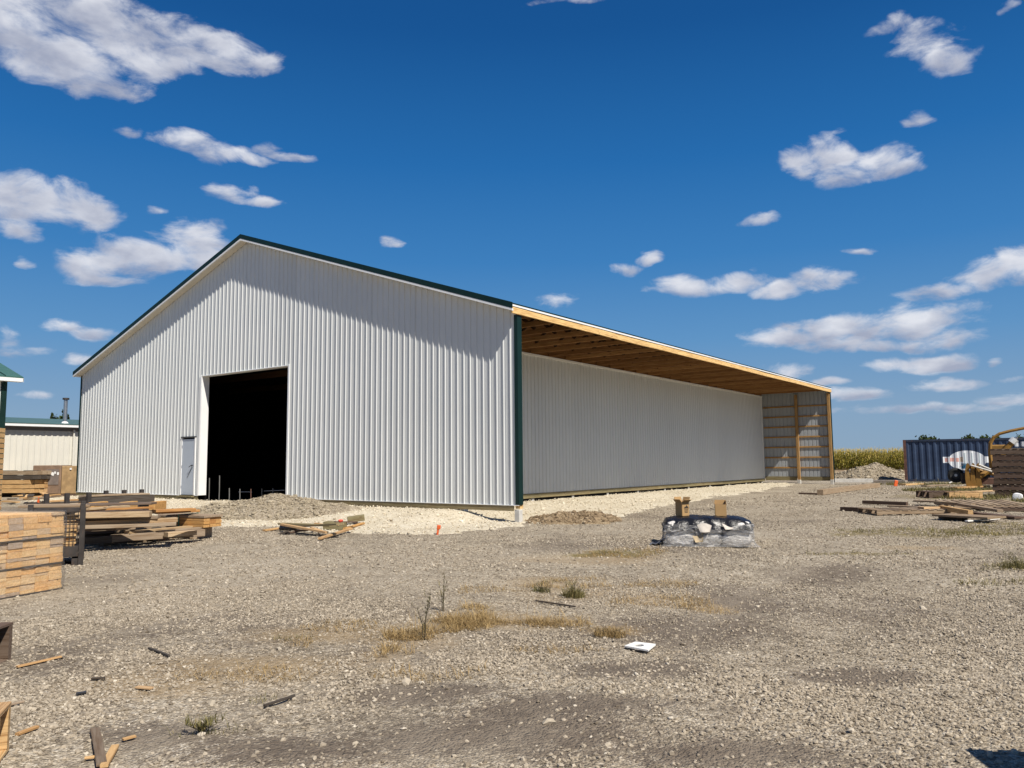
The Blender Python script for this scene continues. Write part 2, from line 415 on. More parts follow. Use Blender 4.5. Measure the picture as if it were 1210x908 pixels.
M_GREYW = m_wood('weathered_board', [(0.23, 0.17, 0.115), (0.36, 0.28, 0.20), (0.29, 0.215, 0.14), (0.42, 0.33, 0.23), (0.19, 0.145, 0.105)])
M_BROWNW = m_wood('brown_pallet_wood', [(0.115, 0.075, 0.055), (0.15, 0.105, 0.08), (0.10, 0.07, 0.05), (0.19, 0.14, 0.105)])
M_ENDS = m_wood('orange_lumber', [(0.55, 0.30, 0.10), (0.60, 0.36, 0.14), (0.42, 0.20, 0.065)])
M_STACK = m_wood('stacked_lumber', [(0.80, 0.54, 0.28), (0.74, 0.45, 0.20), (0.82, 0.60, 0.34), (0.46, 0.37, 0.30), (0.80, 0.56, 0.30), (0.76, 0.50, 0.24)], grain=1.2, dark=(0.78, 0.70, 0.60))
M_DARKB = m_wood('dark_beam', [(0.10, 0.085, 0.07), (0.07, 0.06, 0.052)])

def m_gravel(name, stops, soil=None, padlike=False):
    m, t, b = mat_new(name); c = t.coord()
    v1 = t.voro(c, 46); v2 = t.voro(c, 95); v3 = t.voro(c, 22)
    sp1 = t.node('ShaderNodeSeparateColor'); t.put(sp1.inputs[0], v1.outputs['Color'])
    sp2 = t.node('ShaderNodeSeparateColor'); t.put(sp2.inputs[0], v2.outputs['Color'])
    sp3 = t.node('ShaderNodeSeparateColor'); t.put(sp3.inputs[0], v3.outputs['Color'])
    big = t.noise(c, 0.45, 5, 0.6); med = t.noise(c, 2.3, 5, 0.65)
    val = t.math('MULTIPLY_ADD', sp1.outputs[0], 0.42, t.math('MULTIPLY_ADD', sp2.outputs[1], 0.38, t.math('MULTIPLY', sp3.outputs[2], 0.20)))
    val = t.math('MULTIPLY_ADD', t.math('SUBTRACT', t.noise(c, 9, 4, 0.7), 0.5), 0.5, val)
    val = t.math('MULTIPLY_ADD', t.math('SUBTRACT', med, 0.5), 0.55, val)
    val = t.math('MULTIPLY_ADD', t.math('SUBTRACT', big, 0.5), 0.55, val, clamp=True)
    col = t.ramp(val, stops)
    h = t.math('MULTIPLY_ADD', v1.outputs['Distance'], -1.0, t.math('MULTIPLY', v2.outputs['Distance'], -0.5))
    h = t.math('MULTIPLY_ADD', v3.outputs['Distance'], -0.9, h)
    if soil:
        s_ = t.attr('soil'); d_ = t.attr('dry'); e_ = t.attr('earth'); g_ = t.attr('green'); f_ = t.attr('fine')
        sc = t.mix(t.smooth(t.noise(c, 7, 6, 0.7), 0.3, 0.7), soil[0], soil[1])
        # bare soil with gravel still showing through in places
        k = t.smooth(t.math('MULTIPLY_ADD', t.math('SUBTRACT', t.noise(c, 11, 6, 0.75), 0.5), 2.2, t.math('MULTIPLY_ADD', t.math('SUBTRACT', sp2.outputs[0], 0.5), 0.5, s_)), 0.12, 0.7)
        col = t.mix(t.math('MULTIPLY', k, 0.9), col, sc)
        dk = t.smooth(t.math('MULTIPLY_ADD', t.math('SUBTRACT', t.noise(c, 16, 5, 0.7), 0.5), 1.6, d_), 0.3, 0.9)
        col = t.mix(t.math('MULTIPLY', dk, 0.6), col, (0.31, 0.222, 0.122))
        col = t.mix(t.math('MULTIPLY', f_, 0.3), col, (0.38, 0.325, 0.25))
        col = t.mix(e_, col, t.mix(t.noise(c, 3, 6, 0.7), (0.16, 0.10, 0.06), (0.30, 0.22, 0.13)))
        gk = t.smooth(t.math('MULTIPLY_ADD', t.math('SUBTRACT', t.noise(c, 5, 6, 0.7), 0.5), 1.6, g_), 0.35, 0.8)
        col = t.mix(t.math('MULTIPLY', gk, 0.8), col, t.mix(t.noise(c, 9, 4), (0.10, 0.095, 0.03), (0.27, 0.20, 0.085)))
    t.put(b.inputs['Base Color'], col); b.inputs['Roughness'].default_value = 0.95
    b.inputs['Specular IOR Level'].default_value = 0.15
    t.put(b.inputs['Normal'], t.bump(h, 0.9, 0.014))
    return m
GRAVEL_STOPS = [(0.0, (0.07, 0.056, 0.04)), (0.3, (0.205, 0.168, 0.122)), (0.55, (0.355, 0.30, 0.223)), (0.8, (0.51, 0.443, 0.345)), (1.0, (0.66, 0.60, 0.50))]
PAD_STOPS = [(0.0, (0.32, 0.26, 0.175)), (0.3, (0.51, 0.44, 0.32)), (0.6, (0.62, 0.55, 0.425)), (1.0, (0.76, 0.71, 0.60))]
M_GRAVEL = m_gravel('yard_gravel', GRAVEL_STOPS, soil=((0.105, 0.082, 0.063), (0.175, 0.14, 0.106)))
M_PAD = m_gravel('pale_limestone', PAD_STOPS)
M_STONE = m_stone('gravel_stone', [(0.0, (0.09, 0.07, 0.05)), (0.35, (0.265, 0.22, 0.163)), (0.7, (0.435, 0.372, 0.286)), (1.0, (0.68, 0.62, 0.52))])
M_PSTONE = m_stone('limestone_stone', [(0.0, (0.36, 0.29, 0.20)), (0.5, (0.58, 0.51, 0.39)), (1.0, (0.78, 0.73, 0.61))])
M_RUBBLE = m_gravel('rubble', [(0.0, (0.12, 0.095, 0.065)), (0.4, (0.26, 0.215, 0.155)), (0.7, (0.37, 0.31, 0.23)), (1.0, (0.52, 0.46, 0.36))])
M_DIRT = m_gravel('dirt', [(0.0, (0.10, 0.068, 0.04)), (0.4, (0.215, 0.155, 0.09)), (0.7, (0.32, 0.24, 0.145)), (1.0, (0.50, 0.42, 0.31))])

def m_leaf(name, stops, trans=0.25):
    m, t, b = mat_new(name)
    t.put(b.inputs['Base Color'], t.ramp(t.attr('tint'), stops)); b.inputs['Roughness'].default_value = 0.75
    b.inputs['Specular IOR Level'].default_value = 0.2
    tr = t.node('ShaderNodeBsdfTranslucent'); t.put(tr.inputs[0], t.ramp(t.attr('tint'), stops))
    mx = t.node('ShaderNodeMixShader'); mx.inputs[0].default_value = trans
    t.l.new(b.outputs[0], mx.inputs[1]); t.l.new(tr.outputs[0], mx.inputs[2])
    t.l.new(mx.outputs[0], m.node_tree.nodes['Material Output'].inputs[0])
    return m
M_CORN = m_leaf('corn_leaf', [(0.0, (0.075, 0.09, 0.015)), (0.35, (0.18, 0.17, 0.025)), (0.65, (0.33, 0.26, 0.045)), (1.0, (0.58, 0.45, 0.17))])
M_LEAF = m_leaf('tree_leaf', [(0.0, (0.03, 0.05, 0.014)), (0.6, (0.06, 0.085, 0.024)), (1.0, (0.12, 0.125, 0.04))])
M_STRAW = m_leaf('dry_straw', [(0.0, (0.18, 0.125, 0.055)), (0.5, (0.40, 0.275, 0.12)), (1.0, (0.60, 0.45, 0.23))])
M_WEED = m_leaf('weed_leaf', [(0.0, (0.075, 0.075, 0.03)), (0.5, (0.18, 0.16, 0.06)), (1.0, (0.34, 0.27, 0.115))])
M_BARK = m_paint('bark', (0.09, 0.065, 0.045), 0.9, 0.3, 8)

def m_film(name, tint, haze, gloss_rough=0.12, opac=0.2, gl_amt=0.8):
    m, t, b = mat_new(name); c = t.coord()
    n = t.noise(t.mapping(c, scale=(1, 1, 2.2)), 3.2, 6, 0.65, 1.6)
    n2 = t.noise(t.mapping(c, rot=(0.6, 0.4, 0.3), scale=(2, 2, 9)), 2.2, 5, 0.6, 1.0)
    nm = t.bump(t.math('ADD', n, n2), 1.0, 0.06)
    gl = t.node('ShaderNodeBsdfGlossy'); gl.inputs['Roughness'].default_value = gloss_rough; t.put(gl.inputs['Normal'], nm)
    df = t.node('ShaderNodeBsdfDiffuse'); t.put(df.inputs['Color'], tint); t.put(df.inputs['Normal'], nm)
    tr = t.node('ShaderNodeBsdfTransparent')
    streak = t.smooth(n2, 0.48, 0.72)
    m1 = t.node('ShaderNodeMixShader'); t.put(m1.inputs[0], t.math('MULTIPLY_ADD', streak, opac, haze))
    t.l.new(tr.outputs[0], m1.inputs[1]); t.l.new(df.outputs[0], m1.inputs[2])
    fr = t.node('ShaderNodeFresnel'); fr.inputs[0].default_value = 1.35; t.put(fr.inputs['Normal'], nm)
    m2 = t.node('ShaderNodeMixShader'); t.put(m2.inputs[0], t.math('MULTIPLY', fr.outputs[0], gl_amt, clamp=True))
    t.l.new(m1.outputs[0], m2.inputs[1]); t.l.new(gl.outputs[0], m2.inputs[2])
    t.l.new(m2.outputs[0], m.node_tree.nodes['Material Output'].inputs[0])
    return m
M_FILM = m_film('shrink_film', (0.85, 0.80, 0.74), 0.02, 0.10, 0.12, 0.45)
M_FILM2 = m_film('cloudy_film', (0.88, 0.86, 0.84), 0.12, 0.16, 0.38, 0.6)
def m_bag():
    m, t, b = mat_new('grey_bag'); c = t.coord()
    n = t.noise(c, 5, 6, 0.65, 1.2)
    t.put(b.inputs['Base Color'], t.ramp(n, [(0.3, (0.46, 0.43, 0.40)), (0.5, (0.68, 0.65, 0.61)), (0.7, (0.84, 0.81, 0.78))]))
    b.inputs['Roughness'].default_value = 0.38
    t.put(b.inputs['Normal'], t.bump(n, 0.8, 0.08)); return m
M_BAG = m_bag()
def m_plastic():
    m, t, b = mat_new('black_plastic'); c = t.coord()
    n = t.noise(c, 7, 6, 0.6, 1.5)
    b.inputs['Base Color'].default_value = (0.010, 0.010, 0.012, 1); t.put(b.inputs['Roughness'], t.math('MULTIPLY_ADD', n, 0.25, 0.16))
    t.put(b.inputs['Normal'], t.bump(n, 0.5, 0.04)); return m
M_PLASTIC = m_plastic()

# ------------------------------------------------------------------ ground sheet
def graded(lo, hi, step, far, ratio=1.22):
    a = list(np.arange(lo, hi+1e-6, step)); s = step; x = a[-1]
    while x < far: s *= ratio; x += s; a.append(x)
    s = step; x = a[0]
    while x > -far: s *= ratio; x -= s; a.insert(0, x)
    return np.array(a)
def px_of(x, y, z):
    dx = x-CAM[0]; dy = y-CAM[1]; dz = z-CAM[2]
    d = dx*FW[0]+dy*FW[1]+dz*FW[2]; d = np.where(d > 0.1, d, 0.1)
    return 605+FPX*(dx*RT[0]+dy*RT[1]+dz*RT[2])/d, 454-FPX*(dx*UP[0]+dy*UP[1]+dz*UP[2])/d
def poly_d(x, y, P):                                      # signed distance-like test: inside polygon
    ins = np.zeros(np.shape(x), bool); n = len(P)
    for i in range(n):
        x0, y0 = P[i]; x1, y1 = P[(i+1) % n]
        c = ((y0 > y) != (y1 > y)) & (x < (x1-x0)*(y-y0)/(y1-y0+1e-12)+x0)
        ins ^= c
    return ins
def blob(x, y, cx, cy, rx, ry, rot=0.0):
    c, s_ = math.cos(rot), math.sin(rot); u = ((x-cx)*c+(y-cy)*s_)/rx; v = (-(x-cx)*s_+(y-cy)*c)/ry
    return np.clip(1.3-np.sqrt(u*u+v*v), 0, 1)
VIEW = math.atan2(RT[1], RT[0])
def spot(px, py, rw, rd):                                 # a patch on the ground: half width across, half depth along the view
    P = W(px, py); return (P.x, P.y, rw, rd, VIEW)
SOILS = [spot(560, 868, 1.0, .45), spot(330, 885, .8, .35), spot(800, 745, 1.0, .9), spot(880, 715, .6, .7), spot(745, 790, .6, .35), spot(650, 835, .7, .3), spot(1010, 800, .5, .25), spot(200, 868, .5, .3), spot(860, 890, .5, .2), spot(520, 820, .6, .3)]
DRYS = [spot(600, 735, 1.1, .5), spot(490, 755, .5, .45), spot(450, 775, .3, .3), spot(690, 700, 1.0, .9), spot(770, 710, .7, .6), spot(840, 720, .4, .4), spot(640, 690, .6, .8), spot(720, 745, .4, .3), spot(300, 790, 1.0, .5), spot(1085, 648, 1.0, .7), spot(180, 810, .8, .4), spot(700, 660, 1.5, 1.2), spot(370, 750, .9, .5)]
GREENS = [spot(1100, 630, 2.6, 1.3), spot(1200, 668, .6, .5), spot(1200, 600, 2.5, 2.5), spot(1190, 578, 3, 3), spot(1140, 587, 3, 3), spot(1190, 620, 1.5, 1.0), spot(1010, 655, 1.2, .4), spot(720, 655, 1.0, .5)]
FINES = [spot(250, 690, 4.0, 2.2), spot(180, 660, 3, 2), spot(430, 660, 3.5, 2.0), spot(700, 625, 3.0, 2.0), spot(940, 630, 3, 2.5), spot(120, 720, 1.5, 1.0), spot(1000, 590, 4, 4)]
def field(x, y, L): 
    s_ = np.zeros(np.shape(x))
    for b_ in L: s_ = np.maximum(s_, blob(x, y, *b_))
    return s_
TRACKS = [(W(-60, 762), W(660, 634)), (W(330, 908), W(1010, 606)), (W(700, 900), W(560, 640))]
def lanes(x, y):                                          # wheel tracks pressed into the gravel
    o = np.zeros(np.shape(x))
    for a, b in TRACKS:
        dx, dy = b.x-a.x, b.y-a.y; L = math.hypot(dx, dy); d = ((x-a.x)*dy-(y-a.y)*dx)/L+0.5*(fbm(x*.25, y*.25, 13, 2)-.5)
        o = np.maximum(o, np.exp(-((np.abs(d)-0.88)/0.17)**2)*np.clip(fbm(x*.6, y*.6, 19, 3)*2.4-.6, 0, 1))
    return o
PADP = [(-27, 0.2), (-27, -1.2), (-22, -2.0), (-16, -3.4), (-10, -4.4), (-5, -4.6), (-1.6, -4.55), (0.6, -3.75), (0.95, -1.8), (0.7, 0.0), (1.6, 1.5), (0.9, 5), (0.3, 8), (-0.2, 14), (-0.7, 22), (-1.7, 29.6), (-2.8, 31.0), (-4.0, 31.0), (-4.0, 0.2)]
gx = graded(-28, 16, 0.16, 4000); gy = graded(-17.5, 12, 0.16, 4000)
def make_ground():
    X, Y = np.meshgrid(gx, gy); Zz = ground(X, Y)
    n = fbm(X*1.3, Y*1.3, 21, 4)-0.5; n2 = fbm(X*3.1, Y*3.1, 31, 3)-0.5
    soil = np.clip(field(X, Y, SOILS)+n*0.9+n2*0.5, 0, 1)*(field(X, Y, SOILS) > 0.02)
    soil = np.maximum(soil, np.clip((fbm(X*0.55, Y*0.55, 77, 4)-0.56)*3.2, 0, 0.6))
    dry = np.clip(field(X, Y, DRYS)*0.9+n*0.8, 0, 1)*(field(X, Y, DRYS) > 0.02)
    green = np.clip(field(X, Y, GREENS)+n*0.9, 0, 1)*(field(X, Y, GREENS) > 0.02)
    ln = lanes(X, Y)*(np.hypot(X-CAM[0], Y-CAM[1]) < 30)
    fine = np.maximum(np.clip(field(X, Y, FINES)+n*0.6, 0, 1), ln); soil = np.maximum(soil, ln*0.22)
    earth = sm((np.hypot(X-CAM[0], Y-CAM[1])-62)/8)*0.9
    earth = np.maximum(earth, 0.95*((X > -WID) & (X < -BAY) & (Y > 0.6) & (Y < LEN)))
    V = np.stack([X, Y, Zz], -1).reshape(-1, 3); nx, ny = len(gx), len(gy)
    idx = np.arange(nx*ny).reshape(ny, nx)
    F = np.stack([idx[:-1, :-1], idx[:-1, 1:], idx[1:, 1:], idx[1:, :-1]], -1).reshape(-1, 4)
    struct('ground', mesh_np('ground', V, F, dict(soil=soil, dry=dry, green=green, fine=fine, earth=earth), True), M_GRAVEL)
    # the pale limestone laid round the building: a thin sheet with a ragged edge
    px = np.arange(-27, 2.4, 0.13); py = np.arange(-5.2, 31.3, 0.13)
    X, Y = np.meshgrid(px, py)
    jx = X+(fbm(X*1.1, Y*1.1, 51, 4)-0.5)*1.5; jy = Y+(fbm(X*1.1, Y*1.1, 61, 4)-0.5)*1.5
    ins = poly_d(jx, jy, PADP) & (X < 2.2)
    Zp = ground(X, Y)+0.012+0.02*fbm(X*3, Y*3, 5, 3)
    idx = np.arange(X.size).reshape(X.shape)
    q = ins[:-1, :-1] & ins[:-1, 1:] & ins[1:, 1:] & ins[1:, :-1]
    F = np.stack([idx[:-1, :-1], idx[:-1, 1:], idx[1:, 1:], idx[1:, :-1]], -1)[q]
    used = np.unique(F); remap = np.full(X.size, -1); remap[used] = np.arange(len(used))
    V = np.stack([X, Y, Zp], -1).reshape(-1, 3)[used]
    cnt = np.bincount(remap[F].ravel(), minlength=len(V)); V[cnt < 4, 2] -= 0.045
    struct('limestone_pad', mesh_np('limestone_pad', V, remap[F], None, True), M_PAD)
make_ground()

# ------------------------------------------------------------------ loose stones
_t = (1+5**0.5)/2
ICO = np.array([(-1, _t, 0), (1, _t, 0), (-1, -_t, 0), (1, -_t, 0), (0, -1, _t), (0, 1, _t), (0, -1, -_t), (0, 1, -_t), (_t, 0, -1), (_t, 0, 1), (-_t, 0, -1), (-_t, 0, 1)])/math.hypot(1, _t)
ICOF = np.array([(0, 11, 5), (0, 5, 1), (0, 1, 7), (0, 7, 10), (0, 10, 11), (1, 5, 9), (5, 11, 4), (11, 10, 2), (10, 7, 6), (7, 1, 8), (3, 9, 4), (3, 4, 2), (3, 2, 6), (3, 6, 8), (3, 8, 9), (4, 9, 5), (2, 4, 11), (6, 2, 10), (8, 6, 7), (9, 8, 1)])
OCT = np.array([(1, 0, 0), (-1, 0, 0), (0, 1, 0), (0, -1, 0), (0, 0, 1), (0, 0, -1)], float)
OCTF = np.array([(0, 2, 4), (2, 1, 4), (1, 3, 4), (3, 0, 4), (2, 0, 5), (1, 2, 5), (3, 1, 5), (0, 3, 5)])
def rand_rot(n):
    q = rng.normal(size=(n, 4)); q /= np.linalg.norm(q, axis=1)[:, None]; w, x, y, z = q.T
    return np.stack([1-2*(y*y+z*z), 2*(x*y-z*w), 2*(x*z+y*w), 2*(x*y+z*w), 1-2*(x*x+z*z), 2*(y*z-x*w), 2*(x*z-y*w), 2*(y*z+x*w), 1-2*(x*x+y*y)], -1).reshape(n, 3, 3)
def stones_mesh(name, P, size, base=ICO, F=ICOF, jit=0.28, tint=None):
    n = len(P); k = len(base)
    V = base[None]*(1+rng.uniform(-jit, jit, (n, k, 1))) + rng.normal(0, jit*0.25, (n, k, 3))
    V = V*rng.uniform(0.6, 1.25, (n, 1, 3)); V = np.einsum('nij,nkj->nki', rand_rot(n), V)
    V[:, :, 2] *= 0.75
    V = V*size[:, None, None]+P[:, None, :]
    Fa = (F[None]+(np.arange(n)*k)[:, None, None]).reshape(-1, 3)
    if tint is None: tint = np.clip(rng.normal(0.46, 0.16, n), 0, .82)
    return mesh_np(name, V.reshape(-1, 3), Fa, dict(tint=np.repeat(tint, k)))
def scatter_yard():
    def sector(n, r0, r1, half):
        r = np.sqrt(rng.uniform(r0*r0, r1*r1, n)); a = YAW+rng.uniform(-half, half, n)
        return CAM[0]+r*np.sin(a), CAM[1]+r*np.cos(a)
    def keep(x, y, lo):
        d = fbm(x*0.8, y*0.8, 41, 4); k = np.clip((d-0.30)*3.0, lo, 1)
        s_ = field(x, y, SOILS); f_ = field(x, y, FINES); dr = field(x, y, DRYS)
        k = k*(1-0.75*lanes(x, y))
        k = k*(1-0.70*np.clip(s_*1.5, 0, 1))*(1-0.35*f_)*(1-0.45*dr)
        return (rng.uniform(size=len(x)) < k) & (~poly_d(x, y, PADP)) & ((x > 0.8) | (y < -0.6))
    def lay_stones(n, r0, r1, half, lo, med, sg, mx, base, F, label, key):
        x, y = sector(n, r0, r1, half); k = keep(x, y, lo); x, y = x[k], y[k]
        s_ = np.clip(rng.lognormal(math.log(med), sg, len(x)), med*.5, mx)
        P = np.stack([x, y, ground(x, y)+s_*0.22], -1)
        tag(ob('gravel', stones_mesh(key, P, s_, base, F), M_STONE), label, 'gravel', kind='stuff')
    lay_stones(78000, 2.6, 6.6, 0.80, 0.15, .0102, .30, .0195, ICO, ICOF, 'coarse grey crushed stone covering the near part of the yard', 'gravel')
    lay_stones(125000, 6.6, 11.0, 0.78, 0.22, .0112, .30, .021, OCT, OCTF, 'grey crushed stone in the middle of the yard', 'gravel_mid')
    lay_stones(165000, 11.0, 25, 0.76, 0.25, .0148, .32, .029, OCT, OCTF, 'finer grey crushed stone across the yard in front of the building', 'gravel_far')
    x, y = sector(90000, 25, 55, 0.74); k = keep(x, y, 0.3) & (x > -3.5); x, y = x[k], y[k]
    s_ = np.clip(rng.lognormal(math.log(.026), .34, len(x)), .015, .06)
    tag(ob('gravel', stones_mesh('gravel_back', np.stack([x, y, ground(x, y)+s_*0.2], -1), s_, OCT, OCTF), M_STONE), 'grey stone litter on the far part of the yard towards the container', 'gravel', kind='stuff')
    # pale limestone chips
    x = rng.uniform(-26, 2.2, 52000); y = rng.uniform(-5.4, 31, 52000)
    w = poly_d(x+(rng.uniform(-.35, .35, len(x))), y+rng.uniform(-.35, .35, len(x)), PADP) & ((y < 0.1) | (x > -4)) & (rng.uniform(size=len(x)) < np.where(y > 10, 0.5, 1))
    x, y = x[w], y[w]; s_ = np.clip(rng.lognormal(math.log(0.02), 0.4, len(x)), 0.01, 0.06)
    P = np.stack([x, y, ground(x, y)+0.03+s_*0.2], -1)
    tag(ob('gravel', stones_mesh('limestone_chips', P, s_, OCT, OCTF), M_PSTONE), 'pale cream limestone chips spread around the building', 'gravel', kind='stuff')
scatter_yard()

def mound(name, label, cat, center, rx, ry, h, rot, mat, seed, n=46, stones=500, smat=None, ssize=0.03, peaks=1.0):
    root = thing(name, label, cat, center, rot)
    u = np.linspace(-1.15, 1.15, n); U, V_ = np.meshgrid(u, u)
    def hgt(U, V_):
        r = np.sqrt(U*U+V_*V_)*(1+(fbm(U*2+seed, V_*2, seed, 3)-0.5)*0.7)
        z = h*np.clip(1-r, 0, 1)**0.85*(0.72+0.56*fbm(U*2.3+seed*3, V_*2.3, seed+5, 3)*peaks)
        return z+(fbm(U*9+seed, V_*9, seed+9, 3)-0.5)*h*0.22*(r < 1.0)
    c, s_ = math.cos(rot), math.sin(rot)
    def gz(U, V_):
        wx = center[0]+U*rx*c-V_*ry*s_; wy = center[1]+U*rx*s_+V_*ry*c
        return ground(wx, wy)-center[2]
    H = hgt(U, V_); base = gz(U, V_)
    Zz = base + H + np.where(H < 0.01, -0.03, 0)
    V = np.stack([U*rx, V_*ry, Zz], -1).reshape(-1, 3); idx = np.arange(n*n).reshape(n, n)
    F = np.stack([idx[:-1, :-1], idx[:-1, 1:], idx[1:, 1:], idx[1:, :-1]], -1).reshape(-1, 4)
    ob('heap', mesh_np(name, V, F, None, True), mat, root)
    a = rng.uniform(0, 2*PI, stones); r = np.sqrt(rng.uniform(0, 1.0, stones)); U = r*np.cos(a); V_ = r*np.sin(a)
    sz = np.clip(rng.lognormal(math.log(ssize), 0.5, stones), ssize*0.4, ssize*3.5)
    P = np.stack([U*rx, V_*ry, gz(U, V_)+hgt(U, V_)+sz*0.1], -1)
    tag(ob('stones', stones_mesh('stones', P, sz), smat or M_STONE, root), kind='stuff')
    return root
M_RSTONE = m_stone('rubble_stone', [(0, (0.15, 0.12, 0.08)), (0.5, (0.31, 0.26, 0.185)), (1, (0.50, 0.44, 0.34))])
c_ = W(318, 606); mound('rubble_mound', 'broken grey-tan rubble heap in front of the big doorway', 'rubble heap', c_, 2.7, 1.5, 0.54, 0.15, M_RUBBLE, 3, stones=5200, smat=M_RSTONE, ssize=0.022)
c_ = W(255, 612); mound('rubble_mound', 'low rubble heap at the end of the strapped lumber bundle', 'rubble heap', c_, 2.0, 1.3, 0.36, 0.4, M_RUBBLE, 8, stones=2600, smat=M_RSTONE, ssize=0.03)
c_ = Vector((0.9, 1.2, float(ground(0.9, 1.2)))); mound('dirt_mound', 'brown dirt and clods heaped beside the front corner post', 'dirt heap', c_, 1.3, 0.95, 0.28, 0.75, M_DIRT, 12, stones=1300, smat=m_stone('dirt_clod', [(0, (0.09, 0.06, 0.035)), (0.6, (0.26, 0.19, 0.115)), (1, (0.46, 0.37, 0.26))]), ssize=0.03)
c_ = W(1036, 567); mound('gravel_pile', 'tall grey gravel pile left of the blue container', 'gravel pile', c_, 3.2, 2.6, 1.12, VIEW, M_RUBBLE, 17, stones=3000, smat=M_RSTONE, ssize=0.045)
c_ = W(975, 563); mound('dirt_berm', 'low brown earth bank in front of the corn field', 'earth bank', c_, 3.4, 2.2, 0.55, VIEW, M_DIRT, 23, stones=200, ssize=0.06)

# ------------------------------------------------------------------ ribbed steel panels
PERIOD = WID/26/4
def rib_profile(width, start=0.0):
    base = [(0, .025), (.010, .025), (.028, 0), (.064, 0), (.0762, .005), (.088, 0), (.1405, 0), (.1524, .005), (.1645, 0), (.2006, 0), (.2186, .025)]
    k = PERIOD/0.2286; out = []
    i = 0
    while i*PERIOD < width+1e-6:
        for (x, d) in base:
            X = i*PERIOD+x*k
            if X <= width+1e-6: out.append((X, d))
        i += 1
    if out[-1][0] < width-1e-4: out.append((width, out[-1][1]))
    return out
def panel_mesh(x0, width, zlo, zhi, flip=1):                   # x along the wall, ribs towards -y (flip=-1: +y)
    pr = rib_profile(width); V = []; F = []
    for (x, d) in pr:
        for z in (zlo(x0+x), zhi(x0+x)): V.append((x, -d*flip, z))
    for i in range(len(pr)-1):
        xm = x0+(pr[i][0]+pr[i+1][0])/2
        a, b, c, d = 2*i, 2*i+1, 2*i+3, 2*i+2
        zl, zh = zlo(xm), zhi(xm)
        if abs(zl-(V[a][2]+V[d][2])/2) > 0.02:                  # a column at the edge of an opening gets vertices of its own
            n = len(V); V += [(V[a][0], V[a][1], zl), (V[d][0], V[d][1], zl)]; a, d = n, n+1
        F.append((a, d, c, b))
    return mesh_py('siding_panel', V, F)
GX0, GX1, GZ = -14.4203, -9.4455, 4.3855
DX0, DX1, DZ = -15.663, -14.7594, 2.1262
def roofz(x): return RIDGE_Z-SLOPE*abs(x-RIDGE_X)
barn = thing('pole_barn', 'white ribbed steel pole barn with green trim and open timber bay along its side', 'barn', (0, 0, 0))
PW = WID/26
def zlo_f(x): return GZ if GX0 < x < GX1 else (DZ if DX0 < x < DX1 else 0.0)
for i in range(26):
    x0 = -WID+i*PW
    o = ob('siding_panel', panel_mesh(x0, PW, zlo_f, lambda x: roofz(x)-HW+0.015), M_WHITE, barn, (x0, random.uniform(-.003, .003), 0))
# long recessed wall of the open bay (faces +x), left wall, back wall
LP = LEN/34
me = panel_mesh(0, LP, lambda x: 0.0, lambda x: 4.98)
for i in range(34):
    ob('siding_panel', me, M_WHITE, barn, (-BAY, i*LP, 0), (0, 0, PI/2))
for i in range(34):
    ob('siding_panel', me, M_WHITE, barn, (-WID, (i+1)*LP, 0), (0, 0, -PI/2))
for i in range(26):
    x0 = -WID+i*PW
    ob('siding_panel', panel_mesh(x0, PW, lambda x: 0.0, lambda x: roofz(x)-HW+0.015, -1), M_BACK, barn, (x0, LEN, 0))
# roof slopes: ribbed sheet with thickness
def roof_mesh(xa, xb):
    V = []; F = []; n = 0
    ys = np.linspace(-OV, LEN+0.05, 60)
    for y in ys:
        d = 0.019 if n % 2 else 0.0; n += 1
        for (x, t_) in ((xa, 0), (xb, 0), (xa, -0.03), (xb, -0.03)): V.append((x, y, roofz(x)+t_-0.004+(d if t_ == 0 else 0)*0))
    for i in range(len(ys)-1):
        a = i*4; b = a+4
        F += [(a, a+1, b+1, b), (a+2, b+2, b+3, a+3), (a, b, b+2, a+2), (a+1, a+3, b+3, b+1)]
    F += [(0, 2, 3, 1), (len(V)-4, len(V)-3, len(V)-1, len(V)-2)]
    return mesh_py('roof', V, F)
XL, XR = -23.8927, 0.0785
ob('roof', roof_mesh(RIDGE_X, XR), M_GREEN, barn); ob('roof', roof_mesh(XL, RIDGE_X), M_GREEN, barn)
# rake trim: green fascia, white edge, soffit
def rake(xa, xb, dz0, dz1, y0, y1):
    V = []
    for x in (xa, xb):
        for y in (y0, y1):
            for dz in (dz0, dz1): V.append((x, y, roofz(x)+dz))
    return mesh_py('rake', V, [(0, 1, 3, 2), (4, 6, 7, 5), (0, 4, 5, 1), (2, 3, 7, 6), (0, 2, 6, 4), (1, 5, 7, 3)])
for (xa, xb) in ((XL-.01, RIDGE_X), (RIDGE_X, XR+.005)):
    ob('rake_trim', rake(xa, xb, 0.012, -0.15, -OV-0.022, -OV-0.001), M_GREEN, barn)
    ob('rake_edge', rake(xa, xb, -0.152, -HW, -OV-0.018, -OV+0.03), M_TRIMW, barn)
def soffit(xa, xb):
    n = int(abs(xb-xa)/0.1); V = []; F = []
    for i in range(n+1):
        x = xa+(xb-xa)*i/n; d = 0.006 if i % 2 else 0.0
        V += [(x, -OV+0.03, roofz(x)-HW+0.004-d), (x, -0.021, roofz(x)-HW+0.004-d)]
    for i in range(n): F.append((2*i, 2*i+1, 2*i+3, 2*i+2))
    return mesh_py('soffit', V, F)
ob('soffit', soffit(XL+.01, RIDGE_X), M_SOFFIT, barn); ob('soffit', soffit(RIDGE_X, XR-.01), M_SOFFIT, barn)
# eave box at the left end
ob('eave_trim', MB().box((XL, -OV+0.03, roofz(XL)-HW), (-WID+0.0, LEN, roofz(XL)-0.034)).mesh('eave_trim'), M_TRIMW, barn)
